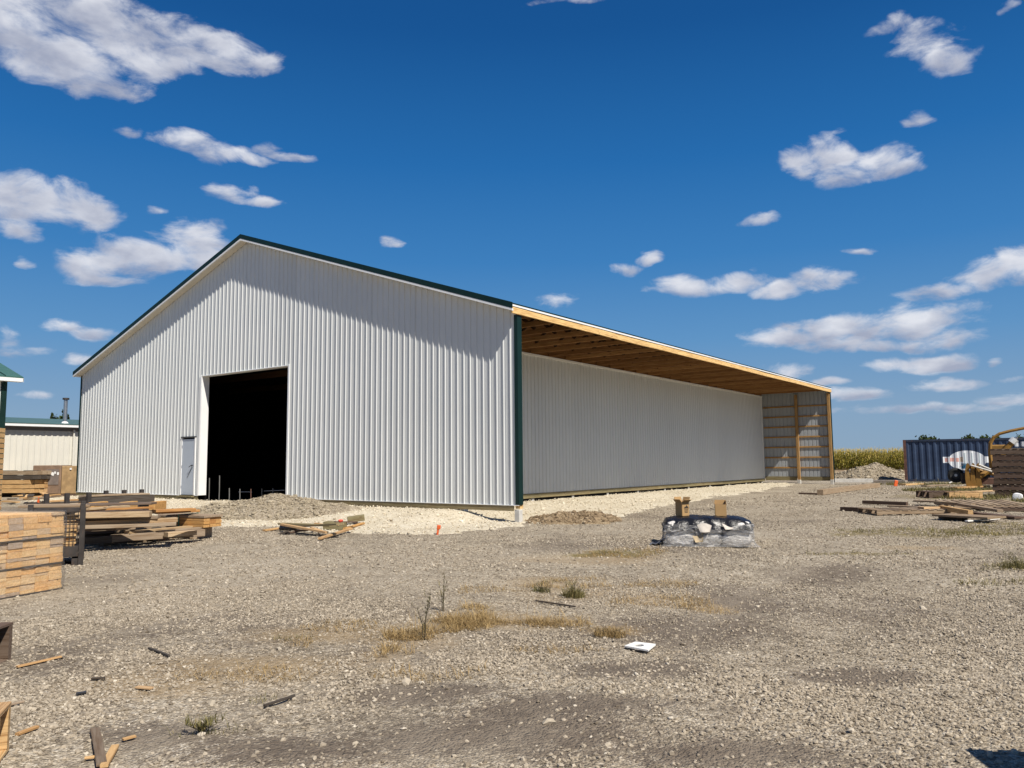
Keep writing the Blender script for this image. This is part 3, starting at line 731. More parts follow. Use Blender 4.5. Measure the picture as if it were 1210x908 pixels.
# corner trims
def corner(name, x, y, sx, sy, z0, z1, w=0.10):
    mb = MB(); t_ = 0.024
    mb.box((min(x, x+sx*w), min(y, y+sy*t_*0)-t_ if sy < 0 else y, z0), (max(x, x+sx*w), y if sy < 0 else y+t_, z1))
    return mb
mb = MB(); mb.box((-0.085, -0.028, 0.0), (0.028, -0.001, 5.0)); mb.box((0.001, -0.001, 0.0), (0.028, 0.165, 5.0))
ob('corner_trim', mb.mesh('corner_trim'), M_GREEN, barn)
mb = MB(); mb.box((-WID-0.028, -0.028, 0.0), (-WID+0.07, -0.001, roofz(-WID)-HW)); mb.box((-WID-0.028, -0.001, 0), (-WID-0.021, 0.10, roofz(-WID)-HW))
ob('corner_trim', mb.mesh('corner_trim'), M_GREEN, barn)
# base trim strip (light line along the bottom of the steel) in three runs between the openings
for (a, b_) in ((-WID, DX0-0.06), (DX1+0.05, GX0-0.1), (GX1+0.06, 0.02)):
    ob('base_trim', MB().box((a, -0.034, -0.018), (b_, -0.002, 0.0)).mesh('base_trim'), M_TRIMW, barn)
# treated skirt boards
for (a, b_) in ((-WID, GX0-0.1), (GX1+0.06, -0.16)):
    n = max(1, round((b_-a)/3.6))
    for i in range(n):
        L = (b_-a)/n
        ob('skirt_board', plankm(L-0.004, 0.038, 0.14, i % 3), M_TREAT, barn, (a+(i+.5)*L, -0.002, -0.088))
n = 9
for i in range(n):
    L = LEN/n
    ob('skirt_board', plankm(L-0.004, 0.038, 0.16, i % 3), M_TREAT, barn, (-BAY+0.004, (i+.5)*L, -0.082), (0, 0, PI/2))
for i in range(2):
    ob('skirt_board', plankm(1.86, 0.038, 0.235, i), M_TREAT, barn, (-3.02+i*1.98, LEN-0.022, 0.0))
# posts: white sleeves under the steel, timber above
def post_sleeve(x, y, z0, s_=0.17): ob('post_sleeve', boxm(s_, s_, 0.75, 0.01), M_TRIMW, barn, (x, y, z0))
ob('corner_post', plankm(5.1, 0.14, 0.14, 1), M_LVL, barn, (-0.072, 0.135, 2.45), (0, PI/2, 0))
ob('post_sleeve', boxm(0.155, 0.155, 0.8, 0.01), M_CONC, barn, (-0.06, 0.075, -0.125-0.40))
for x in (-1.93, -4.05, -6.6, -9.2): post_sleeve(x, 0.13, -0.16-0.375, 0.155)
for x in (-15.9, -18.3, -20.9, -23.5): post_sleeve(x, 0.13, -0.16-0.375, 0.155)
for i in range(12): ob('pier', boxm(0.15, 0.15, 0.75, 0.01), M_CONC, barn, (-BAY-0.10, 1.1+i*2.7, -0.166-0.375))
ob('end_post', plankm(5.1, 0.15, 0.15, 2), M_POST, barn, (-1.93, LEN-0.125, 2.4), (0, PI/2, 0))
ob('end_post', plankm(5.1, 0.15, 0.15, 3), M_POST, barn, (-0.075, LEN-0.125, 2.4), (0, PI/2, 0))
ob('corner_trim', boxm(0.03, 0.11, 5.0), M_GREEN, barn, (0.03, LEN-0.05, 2.5))
ob('post_sleeve', boxm(0.17, 0.17, 0.5, 0.01), M_CONC, barn, (-1.93, LEN-0.125, -0.32)); ob('post_sleeve', boxm(0.18, 0.18, 0.5, 0.01), M_CONC, barn, (-0.075, LEN-0.125, -0.30))
# girts on the end wall of the bay
for k in range(7):
    z = 0.64+k*0.605
    ob('girt', plankm(1.90, 0.09, 0.042, k % 3), M_GIRT, barn, (-3.0, LEN-0.023, z), (PI/2, 0, 0))
    ob('girt', plankm(1.72, 0.09, 0.042, (k+1) % 3), M_GIRT, barn, (-0.99, LEN-0.023, z), (PI/2, 0, 0))
ob('wall_edge_trim', boxm(0.05, 0.06, 5.0), M_TRIMW, barn, (-BAY+0.035, LEN-0.14, 2.5))
# header along the open eave, drip edge over it
n = 7
for i in range(n):
    L = (LEN+OV+0.05)/n
    ob('header_board', plankm(L-0.006, 0.045, 0.165, i), M_LVL, barn, (0.055, -OV+(i+.5)*L, 5.078), (0, 0, PI/2))
ob('drip_edge', MB().box((0.03, -OV, 5.178), (0.088, LEN+0.05, 5.225)).mesh('drip'), M_TRIMW, barn)
# trusses over the bay (bottom chord level, top chord under the roof, two webs) and purlins
TY = [0.55+1.17*i for i in range(27) if 0.55+1.17*i < LEN-0.3]
def slopebar(x0, z0, x1, z1, w, h):
    L = math.hypot(x1-x0, z1-z0); return plankm(L, w, h, 1), ((x0+x1)/2, 0, (z0+z1)/2), (0, -math.atan2(z1-z0, x1-x0), 0)
tr0 = None
for i, y in enumerate(TY):
    t_ = bpy.data.objects.new('roof_truss', None); COL.objects.link(t_); t_.parent = barn; t_.location = (0, y, 0)
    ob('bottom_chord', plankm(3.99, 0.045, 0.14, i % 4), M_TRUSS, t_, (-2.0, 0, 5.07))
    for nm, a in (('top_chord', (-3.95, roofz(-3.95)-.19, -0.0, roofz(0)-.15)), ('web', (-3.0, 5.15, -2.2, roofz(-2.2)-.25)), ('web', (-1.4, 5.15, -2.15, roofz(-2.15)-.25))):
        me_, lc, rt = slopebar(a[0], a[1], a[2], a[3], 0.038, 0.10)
        ob(nm, me_, M_WOOD_SHADE, t_, lc, rt)
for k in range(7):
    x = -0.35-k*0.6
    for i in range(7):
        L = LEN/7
        ob('purlin', plankm(L-0.006, 0.038, 0.085, (i+k) % 4), M_WOOD_SHADE, barn, (x, (i+.5)*L, roofz(x)-0.082), (0, 0, PI/2))
ob('roof_deck', mesh_py('deck', [(-BAY, 0, roofz(-BAY)-0.036), (0.03, 0, roofz(0.03)-0.036), (0.03, LEN, roofz(0.03)-0.036), (-BAY, LEN, roofz(-BAY)-0.036)], [(0, 3, 2, 1)]), m_paint('deck_shade', (0.012, 0.010, 0.008), .95, .2, spec=0.1), barn)  # underside coloured near black to stand for shade between the trusses
ob('wall_cap', boxm(0.05, LEN, 0.07), M_TRIMW, barn, (-BAY+0.03, LEN/2, 4.965))
ob('bay_liner', mesh_py('inner_face', [(-BAY+0.002, 0.03, 5.0), (-BAY+0.002, LEN, 5.0), (-BAY+0.002, LEN, roofz(-BAY)-.04), (-BAY+0.002, 0.03, roofz(-BAY)-.04)], [(0, 1, 2, 3)]), M_TRUSS, barn)
# added black shell that paints the hall behind the doorway in deep shade
def inner_face():
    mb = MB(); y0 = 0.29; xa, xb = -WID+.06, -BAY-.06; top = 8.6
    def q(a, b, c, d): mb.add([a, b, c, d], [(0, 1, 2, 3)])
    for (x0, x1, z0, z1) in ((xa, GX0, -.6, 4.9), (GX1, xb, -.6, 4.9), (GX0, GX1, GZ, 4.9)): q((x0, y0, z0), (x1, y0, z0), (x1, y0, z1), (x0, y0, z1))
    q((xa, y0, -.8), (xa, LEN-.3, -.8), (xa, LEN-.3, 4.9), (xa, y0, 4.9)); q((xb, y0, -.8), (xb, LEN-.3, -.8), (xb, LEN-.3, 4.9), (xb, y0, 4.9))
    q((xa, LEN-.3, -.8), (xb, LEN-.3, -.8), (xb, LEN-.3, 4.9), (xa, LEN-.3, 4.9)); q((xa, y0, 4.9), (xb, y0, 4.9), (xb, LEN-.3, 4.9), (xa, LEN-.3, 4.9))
    return mb.mesh('inner_face')
ob('hall_shade_shell', inner_face(), M_DARK, barn)
struct('hall_floor', mesh_py('hall_floor', [(-WID+.1, 0.62, -0.36), (-BAY-.1, 0.62, -0.36), (-BAY-.1, LEN-.2, -0.36), (-WID+.1, LEN-.2, -0.36)], [(0, 1, 2, 3)]), m_paint('hall_floor_shade', (0.03, 0.026, 0.022), 0.95, 0.2, 3))  # floor colour kept very dark: the hall's shade is put into it
for y in (3.0, 6.6, 10.2):
    ob('hall_chord', plankm(18, 0.05, 0.25, 1), M_WOOD_SHADE, barn, (-13.5, y, 4.75))
# big doorway: jambs, head
JD = 0.30
ob('door_jamb', boxm(0.03, JD, GZ+0.0, 0.003), M_TRIMW, barn, (GX0-0.016, JD/2-0.03, GZ/2)); ob('door_jamb', boxm(0.03, JD, GZ, 0.003), M_TRIMW, barn, (GX1+0.016, JD/2-0.03, GZ/2))
ob('door_head', boxm(GX1-GX0+.12, JD, 0.03, 0.003), M_TRIMW, barn, ((GX0+GX1)/2, JD/2-0.034, GZ+0.016))
ob('door_casing', boxm(0.09, 0.02, GZ+.06, 0.003), M_TRIMW, barn, (GX0-0.075, -0.03, GZ/2+.02)); ob('door_casing', boxm(0.07, 0.02, GZ+.06, 0.003), M_TRIMW, barn, (GX1+0.066, -0.03, GZ/2+.02))
# walk door
wd = ob('walk_door', boxm(DX1-DX0-.09, 0.045, DZ-.06, 0.004), M_DOOR, barn, ((DX0+DX1)/2, 0.012, (DZ-.04)/2-.0))
mb = MB(); mb.tube([(0, 0, 0), (0, -0.07, 0)], 0.022, 8); mb.tube([(0, -0.065, 0), (-0.13, -0.07, -0.06)], 0.012, 6); mb.tube([(-.005, -0.01, -0.07), (-.30, -0.025, -0.45)], 0.008, 6)
ob('handle', mb.mesh('handle'), M_BLACK, wd, (0.30, -0.022, 0.05))
for dz in (-0.75, 0, 0.75): ob('hinge', boxm(0.03, 0.02, 0.11, 0.003), M_CHROME, wd, (-(DX1-DX0)/2+.03, -0.028, dz))
fr = ob('door_frame', MB().box((DX0-.03, -0.030, 0.0), (DX0+.04, 0.05, DZ)).box((DX1-.04, -0.030, 0.0), (DX1+.03, 0.05, DZ)).mesh('door_frame'), M_TRIMW, barn)
ob('door_drip', boxm(DX1-DX0+.06, 0.07, 0.05, 0.004), M_BLACK, barn, ((DX0+DX1)/2, -0.01, DZ+.0255))
ob('door_sill', boxm(DX1-DX0+.1, 0.16, 0.05, 0.004), M_TREAT, barn, ((DX0+DX1)/2, -0.06, -0.045))
# bare poles standing inside the doorway
for k, (px, top) in enumerate(((247.5, 565), (259.5, 562), (271, 577), (283.5, 578), (296.5, 578), (309.5, 577.5), (322.5, 577))):
    d = FW + RT*(px-605)/FPX + UP*(454-top)/FPX; t_ = (0.9-CAM[1])/d[1]; P = CAM+t_*d
    base = -0.36; L = P[2]-base
    o = ob('stake', MB().tube([(0, 0, 0), (0.01, 0, L*0.5), (0, 0, L)], 0.018, 7).mesh('stake'), m_paint('stake_steel', (0.17, 0.165, 0.155), 0.6, .1) if k not in (4,) else M_RUST, None, (P[0], P[1], base))
    tag(o, ['grey metal stake just inside the left side of the big doorway', 'tallest grey metal stake inside the big doorway', 'short stake third from the left jamb inside the doorway', 'short stake tied to the rusty one by a thin bar inside the doorway', 'rusty brown stake in the middle of the doorway', 'grey stake between the rusty stake and the crossbarred stake', 'rightmost stake inside the doorway, crossed by a thin bar'][k], 'stake', 'stakes inside the doorway')
d0 = AT(284, 581.5, 1); 
def ray_y(px, py, yy):
    d = FW + RT*(px-605)/FPX + UP*(454-py)/FPX; t_ = (yy-CAM[1])/d[1]; return Vector(CAM+t_*d)
for a, b_, lab in (((282, 581.5), (298, 581.5), 'thin grey bar between two stakes in the doorway'), ((312, 580.5), (336, 579.5), 'thin grey bar across the rightmost stake in the doorway')):
    A, B = ray_y(*a, 1.22), ray_y(*b_, 1.22)
    tag(ob('crossbar', MB().tube([A, B], 0.012, 6).mesh('crossbar'), m_paint('bar_steel', (0.4, 0.39, 0.38), 0.5, .1)), lab, 'bar')

# ------------------------------------------------------------------ buildings on the left
def ribbed_sheet(L, z0, z1, per=0.3, d=0.03):
    n = int(L/per); V = []; F = []
    for i in range(n):
        for (x, dd) in ((0, 0), (per*.55, 0), (per*.65, d), (per*.9, d)):
            V += [(i*per+x, -dd, z0), (i*per+x, -dd, z1)]
    V += [(n*per, 0, z0), (n*per, 0, z1)]
    for k in range(len(V)//2-1): F.append((2*k, 2*k+2, 2*k+3, 2*k+1))
    return mesh_py('sheet', V, F)
# tall white building at the left edge: long eave along +y, far corner at (XA, YA)
XA, YA, HA = -24.0, -2.9, 4.65
shopA = thing('shop_building', 'white steel building with green roof and green corner trim at the left edge', 'building', (XA, YA, -0.4))
def pA(n, me, m, loc=(0, 0, 0), rot=(0, 0, 0)): return ob(n, me, m, shopA, (loc[0], loc[1], loc[2]+0.4), rot)
pA('wall', ribbed_sheet(15, -0.3, HA, 0.2286, 0.019), M_WHITE, (0, -15, 0), (0, 0, PI/2))
pA('wall', ribbed_sheet(12, -0.3, HA, 0.2286, 0.019), M_WHITE, (0, 0, 0), (0, 0, PI))
pA('corner_trim', MB().box((-0.10, -0.001, -.3), (0.03, 0.03, HA)).box((0.022, -0.20, -.3), (0.045, -0.001, HA)).mesh('ct'), M_GREEN)
SA = 0.333
mb = MB(); V = []
for (x, t_) in ((0.35, 0.0), (-6.0, 0.0)):
    for y in (-15.3, 0.5):
        for dz in (0.0, -0.05): V.append((x, y, HA+0.17+(0.35-x)*SA+dz))
mb.add(V, [(0, 2, 6, 4), (1, 5, 7, 3), (0, 1, 3, 2), (4, 6, 7, 5), (0, 4, 5, 1), (2, 3, 7, 6)])
pA('roof', mb.mesh('roof'), m_paint('green_roof', (0.045, 0.12, 0.095), 0.4, 0.1, 2))
for i in range(16): pA('roof_rib', mesh_py('rr', [(0.35, -15.2+i*1.0, HA+.175), (0.35, -15.15+i*1.0, HA+.175), (-6, -15.15+i*1.0, HA+.175+6.35*SA), (-6, -15.2+i*1.0, HA+.175+6.35*SA), (0.35, -15.175+i, HA+.2), (-6, -15.175+i, HA+.2+6.35*SA)], [(0, 4, 5, 3), (4, 1, 2, 5), (0, 1, 4), (3, 5, 2)]), M_GREEN)
pA('eave_trim', MB().box((0.33, -15.3, HA-.03), (0.36, 0.5, HA+.115)).mesh('et'), M_TRIMW)
pA('soffit', MB().box((0.03, -15.3, HA-.035), (0.325, 0.5, HA-.01)).mesh('so'), M_TRIMW)
pA('rake_trim', mesh_py('rt', [(0.36, 0.48, HA+.11), (-6, 0.48, HA+.11+6.36*SA), (-6, 0.48, HA-.04+6.36*SA), (0.36, 0.48, HA-.04), (0.36, 0.51, HA+.11), (-6, 0.51, HA+.11+6.36*SA), (-6, 0.51, HA-.04+6.36*SA), (0.36, 0.51, HA-.04)], [(0, 1, 2, 3), (7, 6, 5, 4), (0, 4, 5, 1), (3, 2, 6, 7), (0, 3, 7, 4)]), M_TRIMW)
# low cream building behind
XB = -34.0
shedB = thing('low_building', 'long low cream steel building with white eave and flue pipe, behind the pallets', 'building', (XB, 8, -0.4))
def pB(n, me, m, loc=(0, 0, 0), rot=(0, 0, 0)): return ob(n, me, m, shedB, (loc[0], loc[1], loc[2]+0.4), rot)
nB = 34
meB = None
for i in range(17):
    me_ = ribbed_sheet(0.92, -0.35, 3.05, 0.3, 0.028) if meB is None else meB; meB = me_
    pB('siding_panel', me_, M_CREAM, (0.0, -10.6+i*0.9, 0), (0, 0, PI/2))
pB('frieze', MB().box((-0.05, -11, 3.05), (0.05, 6, 3.25)).mesh('fr'), m_paint('grey_frieze', (0.16, 0.15, 0.14), 0.6))
pB('eave_trim', MB().box((0.36, -11, 3.26), (0.40, 6, 3.42)).mesh('et'), M_TRIMW); pB('soffit', MB().box((0.06, -11, 3.235), (0.36, 6, 3.258)).mesh('so'), m_paint('soffit_grey', (0.25, 0.24, 0.22), 0.6))
pB('roof', mesh_py('rf', [(0.42, -11, 3.43), (0.42, 6, 3.43), (-5, 6, 4.0), (-5, -11, 4.0), (0.42, -11, 3.40), (0.42, 6, 3.40), (-5, 6, 3.97), (-5, -11, 3.97)], [(0, 1, 2, 3), (7, 6, 5, 4), (0, 4, 5, 1), (1, 5, 6, 2), (0, 3, 7, 4)]), m_paint('green_roof_b', (0.06, 0.12, 0.10), 0.45, .1, 2))
pB('downspout', boxm(0.09, 0.08, 3.3, 0.01), M_CREAM, (0.1, -3.55, 1.5))
fl = pB('flue_pipe', MB().tube([(0, 0, 0), (0, 0, 1.35)], 0.105, 14).mesh('flue'), M_CHROME, (-0.6, -3.75, 3.5))
ob('flue_cap', MB().tube([(0, 0, 0), (0, 0, 0.10)], 0.17, 14).mesh('fc'), M_STEEL, fl, (0, 0, 1.36)); ob('flue_collar', MB().tube([(0, 0, 0), (0, 0, 0.10)], [0.2, 0.115], 14).mesh('fl'), M_TRIMW, fl, (0, 0, 0.02))

# ------------------------------------------------------------------ trees
def leaf_cards(C, size, n_per, spread, tint):
    n = len(C)*n_per; P = np.repeat(C, n_per, 0)+rng.normal(0, 1, (n, 3))*spread
    R = rand_rot(n); q = np.array([(-1, -.55, 0), (1, -.55, 0), (1, .55, 0), (-1, .55, 0)])
    s_ = size*rng.uniform(0.6, 1.4, n); V = np.einsum('nij,kj->nki', R, q)*s_[:, None, None]+P[:, None, :]
    return V.reshape(-1, 3), np.arange(n*4).reshape(-1, 4), np.repeat(np.clip(np.repeat(tint, n_per)+rng.normal(0, .15, n), 0, 1), 4)
def tree(name, label, base, h, r, group, leaves=26, clumps=34, seed=0):
    root = thing(name, label, 'tree', base, 0, group)
    rr = random.Random(seed); mb = MB(); mb.tube([(0, 0, 0), (0.05*h*rr.uniform(-1, 1), 0, h*.35), (0.06*h*rr.uniform(-1, 1), 0.03*h, h*.7)], [h*.03, h*.022, h*.008], 7)
    C = []
    for k in range(clumps):
        a = rr.uniform(0, 2*PI); e = rr.uniform(-0.75, 1.0); q = rr.uniform(.45, 1)
        C.append((r*q*math.cos(a)*math.sqrt(max(0, 1-e*e)), r*q*math.sin(a)*math.sqrt(max(0, 1-e*e)), h*.62+e*h*.38))
        if k % 5 == 0: mb.tube([(0, 0, h*rr.uniform(.25, .5)), C[-1]], [h*.012, h*.004], 5)
    ob('trunk', mb.mesh('trunk'), M_BARK, root)
    C = np.array(C); V, F, t_ = leaf_cards(C, h*.035, leaves, np.array([r*.17, r*.17, h*.055]), rng.uniform(.1, .8, len(C)))
    ob('crown', mesh_np('crown', V, F, dict(tint=t_)), M_LEAF, root)
def far_tree(px, ptop, depth, w_px, lab, seed):
    P = AT(px, ptop, depth); b = Vector((P.x, P.y, float(ground(P.x, P.y)))); h = (P.z-b.z)*.93
    tree('tree', lab, b, h, w_px/FPX*depth*1.15, 'trees on the horizon', 26, 40, seed)
for a in ((1093, 514.5, 120, 10, 'far round tree above the left end of the blue container', 1), (1102, 516, 122, 7, 'small far tree right of the round one above the container', 2), (1145, 515, 130, 9, 'far tree above the container lettering', 3),
          (1163, 515.5, 128, 8, 'far tree left of the yellow boom', 4), (1176, 516, 130, 9, 'far tree directly behind the yellow boom', 5), (1205, 515, 126, 11, 'far dark tree at the right edge of the picture', 6), (64, 489, 66, 5, 'tree top showing left of the flue pipe', 7), (77, 490.5, 66, 5, 'tree top showing right of the flue pipe', 8)): far_tree(*a)

# ------------------------------------------------------------------ corn field
def corn():
    A = np.array(W(985, 555.5)); B = np.array(W(1070, 555.5)); dx = (B-A)[:2]; dx /= np.linalg.norm(dx); dy = np.array([-dx[1], dx[0]])
    if dy@FW[:2] < 0: dy = -dy
    V = []; F = []; T = []; nv = 0
    n = 5200
    u = rng.uniform(-22, 60, n); v = np.round(rng.uniform(0, 9, n)/0.76)*0.76+rng.normal(0, .05, n)
    X = A[0]+dx[0]*u+dy[0]*v; Y = A[1]+dx[1]*u+dy[1]*v; Zg = ground(X, Y); H = rng.normal(2.55, .16, n)
    Vs, Fs, Ts = [], [], []
    # stalks: crossed thin strips
    w = 0.02
    q = np.stack([np.stack([X-w, Y, Zg], -1), np.stack([X+w, Y, Zg], -1), np.stack([X+w*.5, Y, Zg+H], -1), np.stack([X-w*.5, Y, Zg+H], -1)], 1)
    Vs.append(q.reshape(-1, 3)); Ts.append(np.repeat(np.clip(rng.normal(.55, .15, n), 0, 1), 4))
    K = 11
    for k in range(K):
        a = rng.uniform(0, 2*PI, n); z0 = Zg+H*(0.12+0.80*k/K)+rng.normal(0, .05, n); L = rng.uniform(.35, .65, n)*(1-.35*k/K); dr = rng.uniform(-.35, .25, n); wd = 0.045
        ca, sa = np.cos(a), np.sin(a)
        p0 = np.stack([X, Y, z0], -1); p1 = np.stack([X+ca*L*.5, Y+sa*L*.5, z0+L*.45], -1); p2 = np.stack([X+ca*L, Y+sa*L, z0+L*dr], -1)
        pr = np.stack([-sa, ca, np.zeros(n)], -1)*wd
        Vs.append(np.stack([p0-pr*.6, p0+pr*.6, p1+pr, p1-pr], 1).reshape(-1, 3)); Vs.append(np.stack([p1-pr, p1+pr, p2+pr*.3, p2-pr*.3], 1).reshape(-1, 3))
        tt = np.repeat(np.clip(rng.normal(.42+.22*(k/K), .22, n), 0, 1), 4); Ts += [tt, tt]
    for j in range(2):                                       # tassels
        a = rng.uniform(0, 2*PI, n); tp = np.stack([X+np.cos(a)*.08, Y+np.sin(a)*.08, Zg+H+.22], -1); b0 = np.stack([X, Y, Zg+H-.05], -1)
        o_ = np.array([.012, .012, 0]); Vs.append(np.stack([b0-o_, b0+o_, tp+o_*.5, tp-o_*.5], 1).reshape(-1, 3)); Ts.append(np.repeat(np.clip(rng.normal(.9, .1, n), 0, 1), 4))
    V = np.concatenate(Vs); T = np.concatenate(Ts); F = np.arange(len(V)).reshape(-1, 4)
    tag(ob('corn_field', mesh_np('corn', V, F, dict(tint=T)), M_CORN), 'ripening yellow-green corn field beyond the yard', 'corn', kind='stuff')
corn()

# ------------------------------------------------------------------ shipping container
def m_container():
    m, t, b = mat_new('blue_container'); c = t.coord()
    sp = t.node('ShaderNodeSeparateXYZ'); t.put(sp.inputs[0], c); x, z = sp.outputs[0], sp.outputs[2]
    n = t.noise(c, 1.2, 6, .7); n2 = t.noise(t.mapping(c, scale=(1, 1, .2)), 6, 6, .7)
    col = t.mix(t.smooth(n, .35, .7), (0.016, 0.033, 0.075), (0.032, 0.058, 0.115))
    col = t.mix(t.math('MULTIPLY', t.smooth(n2, .6, .78), .7), col, (0.10, 0.055, 0.035))
    def rect(x0, x1, z0, z1):
        a = t.math('MULTIPLY', t.math('GREATER_THAN', x, x0), t.math('LESS_THAN', x, x1))
        return t.math('MULTIPLY', a, t.math('MULTIPLY', t.math('GREATER_THAN', z, z0), t.math('LESS_THAN', z, z1)))
    ex = t.math('DIVIDE', t.math('SUBTRACT', x, 3.45), 1.0); ez = t.math('DIVIDE', t.math('SUBTRACT', z, 1.30), 0.60)
    e = t.math('LESS_THAN', t.math('MULTIPLY_ADD', ex, ex, t.math('MULTIPLY', ez, ez)), 1.0)
    e = t.math('MAXIMUM', e, rect(2.16, 4.95, 1.16, 1.53))
    col = t.mix(e, col, t.mix(n2, (0.62, 0.66, 0.70), (0.78, 0.80, 0.82)))
    for (x0, x1, z0, z1) in ((2.26, 2.44, 1.22, 1.46), (2.54, 2.78, 1.24, 1.47), (2.86, 3.02, 1.22, 1.46)): col = t.mix(t.math('MULTIPLY', rect(x0, x1, z0, z1), .7), col, (0.62, 0.20, 0.12))
    col = t.mix(t.math('MULTIPLY', rect(3.08, 3.24, 1.22, 1.52), .7), col, (0.45, 0.28, 0.10))
    col = t.mix(rect(3.12, 3.42, 0.80, 1.12), col, (0.02, 0.13, 0.24))
    for (x0, x1) in ((3.28, 3.38), (3.67, 3.75), (4.07, 4.14)): col = t.mix(t.math('MULTIPLY', rect(x0, x1, 1.1, 1.75), .5), col, (0.12, 0.22, 0.25))
    for (x0, x1) in ((5.95, 6.15), (6.25, 6.42), (6.52, 6.72), (6.8, 6.9)): col = t.mix(t.math('MULTIPLY', rect(x0, x1, 2.10, 2.38), .8), col, (0.7, 0.72, 0.74))
    t.put(b.inputs['Base Color'], col); b.inputs['Roughness'].default_value = 0.55
    return m
def container():
    A = W(1069.5, 569.5); B = W(1170, 570); a = math.atan2(B.y-A.y, B.x-A.x); L, H, D = 12.19, 2.62, 2.44
    root = thing('shipping_container', 'long blue corrugated shipping container with a white emblem on its side', 'container', A, a)
    m = m_container(); per = 0.385; V = []; F = []
    n = int((L-.3)/per)
    for i in range(n):
        for (x, d) in ((0, 0.045), (per*.28, 0.045), (per*.45, 0.085), (per*.82, 0.085)):
            for z in (0.16, H-.12): V.append((.15+i*per+x, d, z))
    V += [(L-.15, .045, .16), (L-.15, .045, H-.12)]
    for k in range(len(V)//2-1): F.append((2*k, 2*k+2, 2*k+3, 2*k+1))
    F = [f for f in F]
    ob('side_panel', mesh_py('side', V, F), m, root)
    dk = m_paint('container_rail', (0.02, 0.033, 0.065), .6, .2, 3, dirt=(0.11, 0.05, 0.03, .8))
    for y in (0.02, D-.12): ob('top_rail', boxm(L-.32, .10, .10), dk, root, (L/2, y+.05, H-.07)); ob('bottom_rail', boxm(L-.32, .10, .15), dk, root, (L/2, y+.05, .085))
    for x in (.08, L-.08):
        for y in (.08, D-.08): ob('corner_post', boxm(.16, .16, H), m_paint('rusty_post', (0.12, 0.055, 0.04), .75, .3, 5) if x < 1 else dk, root, (x, y, H/2))
    ob('roof', boxm(L-.1, D-.1, .03), dk, root, (L/2, D/2, H-.015)); ob('back_panel', boxm(L-.3, .04, H-.3), dk, root, (L/2, D-.05, H/2))
    e = ob('door_end', boxm(.05, D-.32, H-.2), M_RUST, root, (.06, D/2, H/2)); 
    for y in (-.7, -.3, .3, .7): ob('lock_rod', MB().tube([(-.05, y, -1.1), (-.05, y, 1.1)], .02, 6).mesh('rod'), M_CHROME, e)
    ob('door_end', boxm(.05, D-.32, H-.2), dk, root, (L-.06, D/2, H/2))
container()

# ------------------------------------------------------------------ loose boards by where they lie
BN = [0]
def lay(name, label, p0, p1, w, h, mat, group=None, cat='board', roll=0.0):
    p0, p1 = Vector(p0), Vector(p1); d = p1-p0; L = d.length; BN[0] += 1
    o = ob(name, plankm(L, w, h, BN[0] % 5), mat, None, (p0+p1)/2)
    q = d.to_track_quat('X', 'Z'); o.rotation_mode = 'QUATERNION'; o.rotation_quaternion = q
    if roll:
        from mathutils import Quaternion
        o.rotation_quaternion = q @ Quaternion((1, 0, 0), roll)
    return tag(o, label, cat, group)
def pallet(label, loc, rotz, L=1.2, D=1.0, H=0.14, mat=None, n=7, group='wooden pallets', tilt=(0, 0), bottom=True):
    root = thing('wooden_pallet', label, 'pallet', loc, (tilt[0], tilt[1], rotz), group); mat = mat or M_GREYW; t_ = 0.022
    for k in range(3): ob('stringer', plankm(L, 0.045, H-2*t_, k), mat, root, (0, (k-1)*(D/2-.03), H/2))
    w = L/n*0.66
    for k in range(n): ob('deck_board', plankm(D, w, t_, k % 4), mat, root, (-L/2+w/2+(L-w)*k/(n-1), 0, H-t_/2+.001), (0, 0, PI/2))
    if bottom:
        for k in range(3): ob('deck_board', plankm(D, w, t_, k % 4), mat, root, ((k-1)*(L/2-w/2), 0, t_/2), (0, 0, PI/2))
    return root

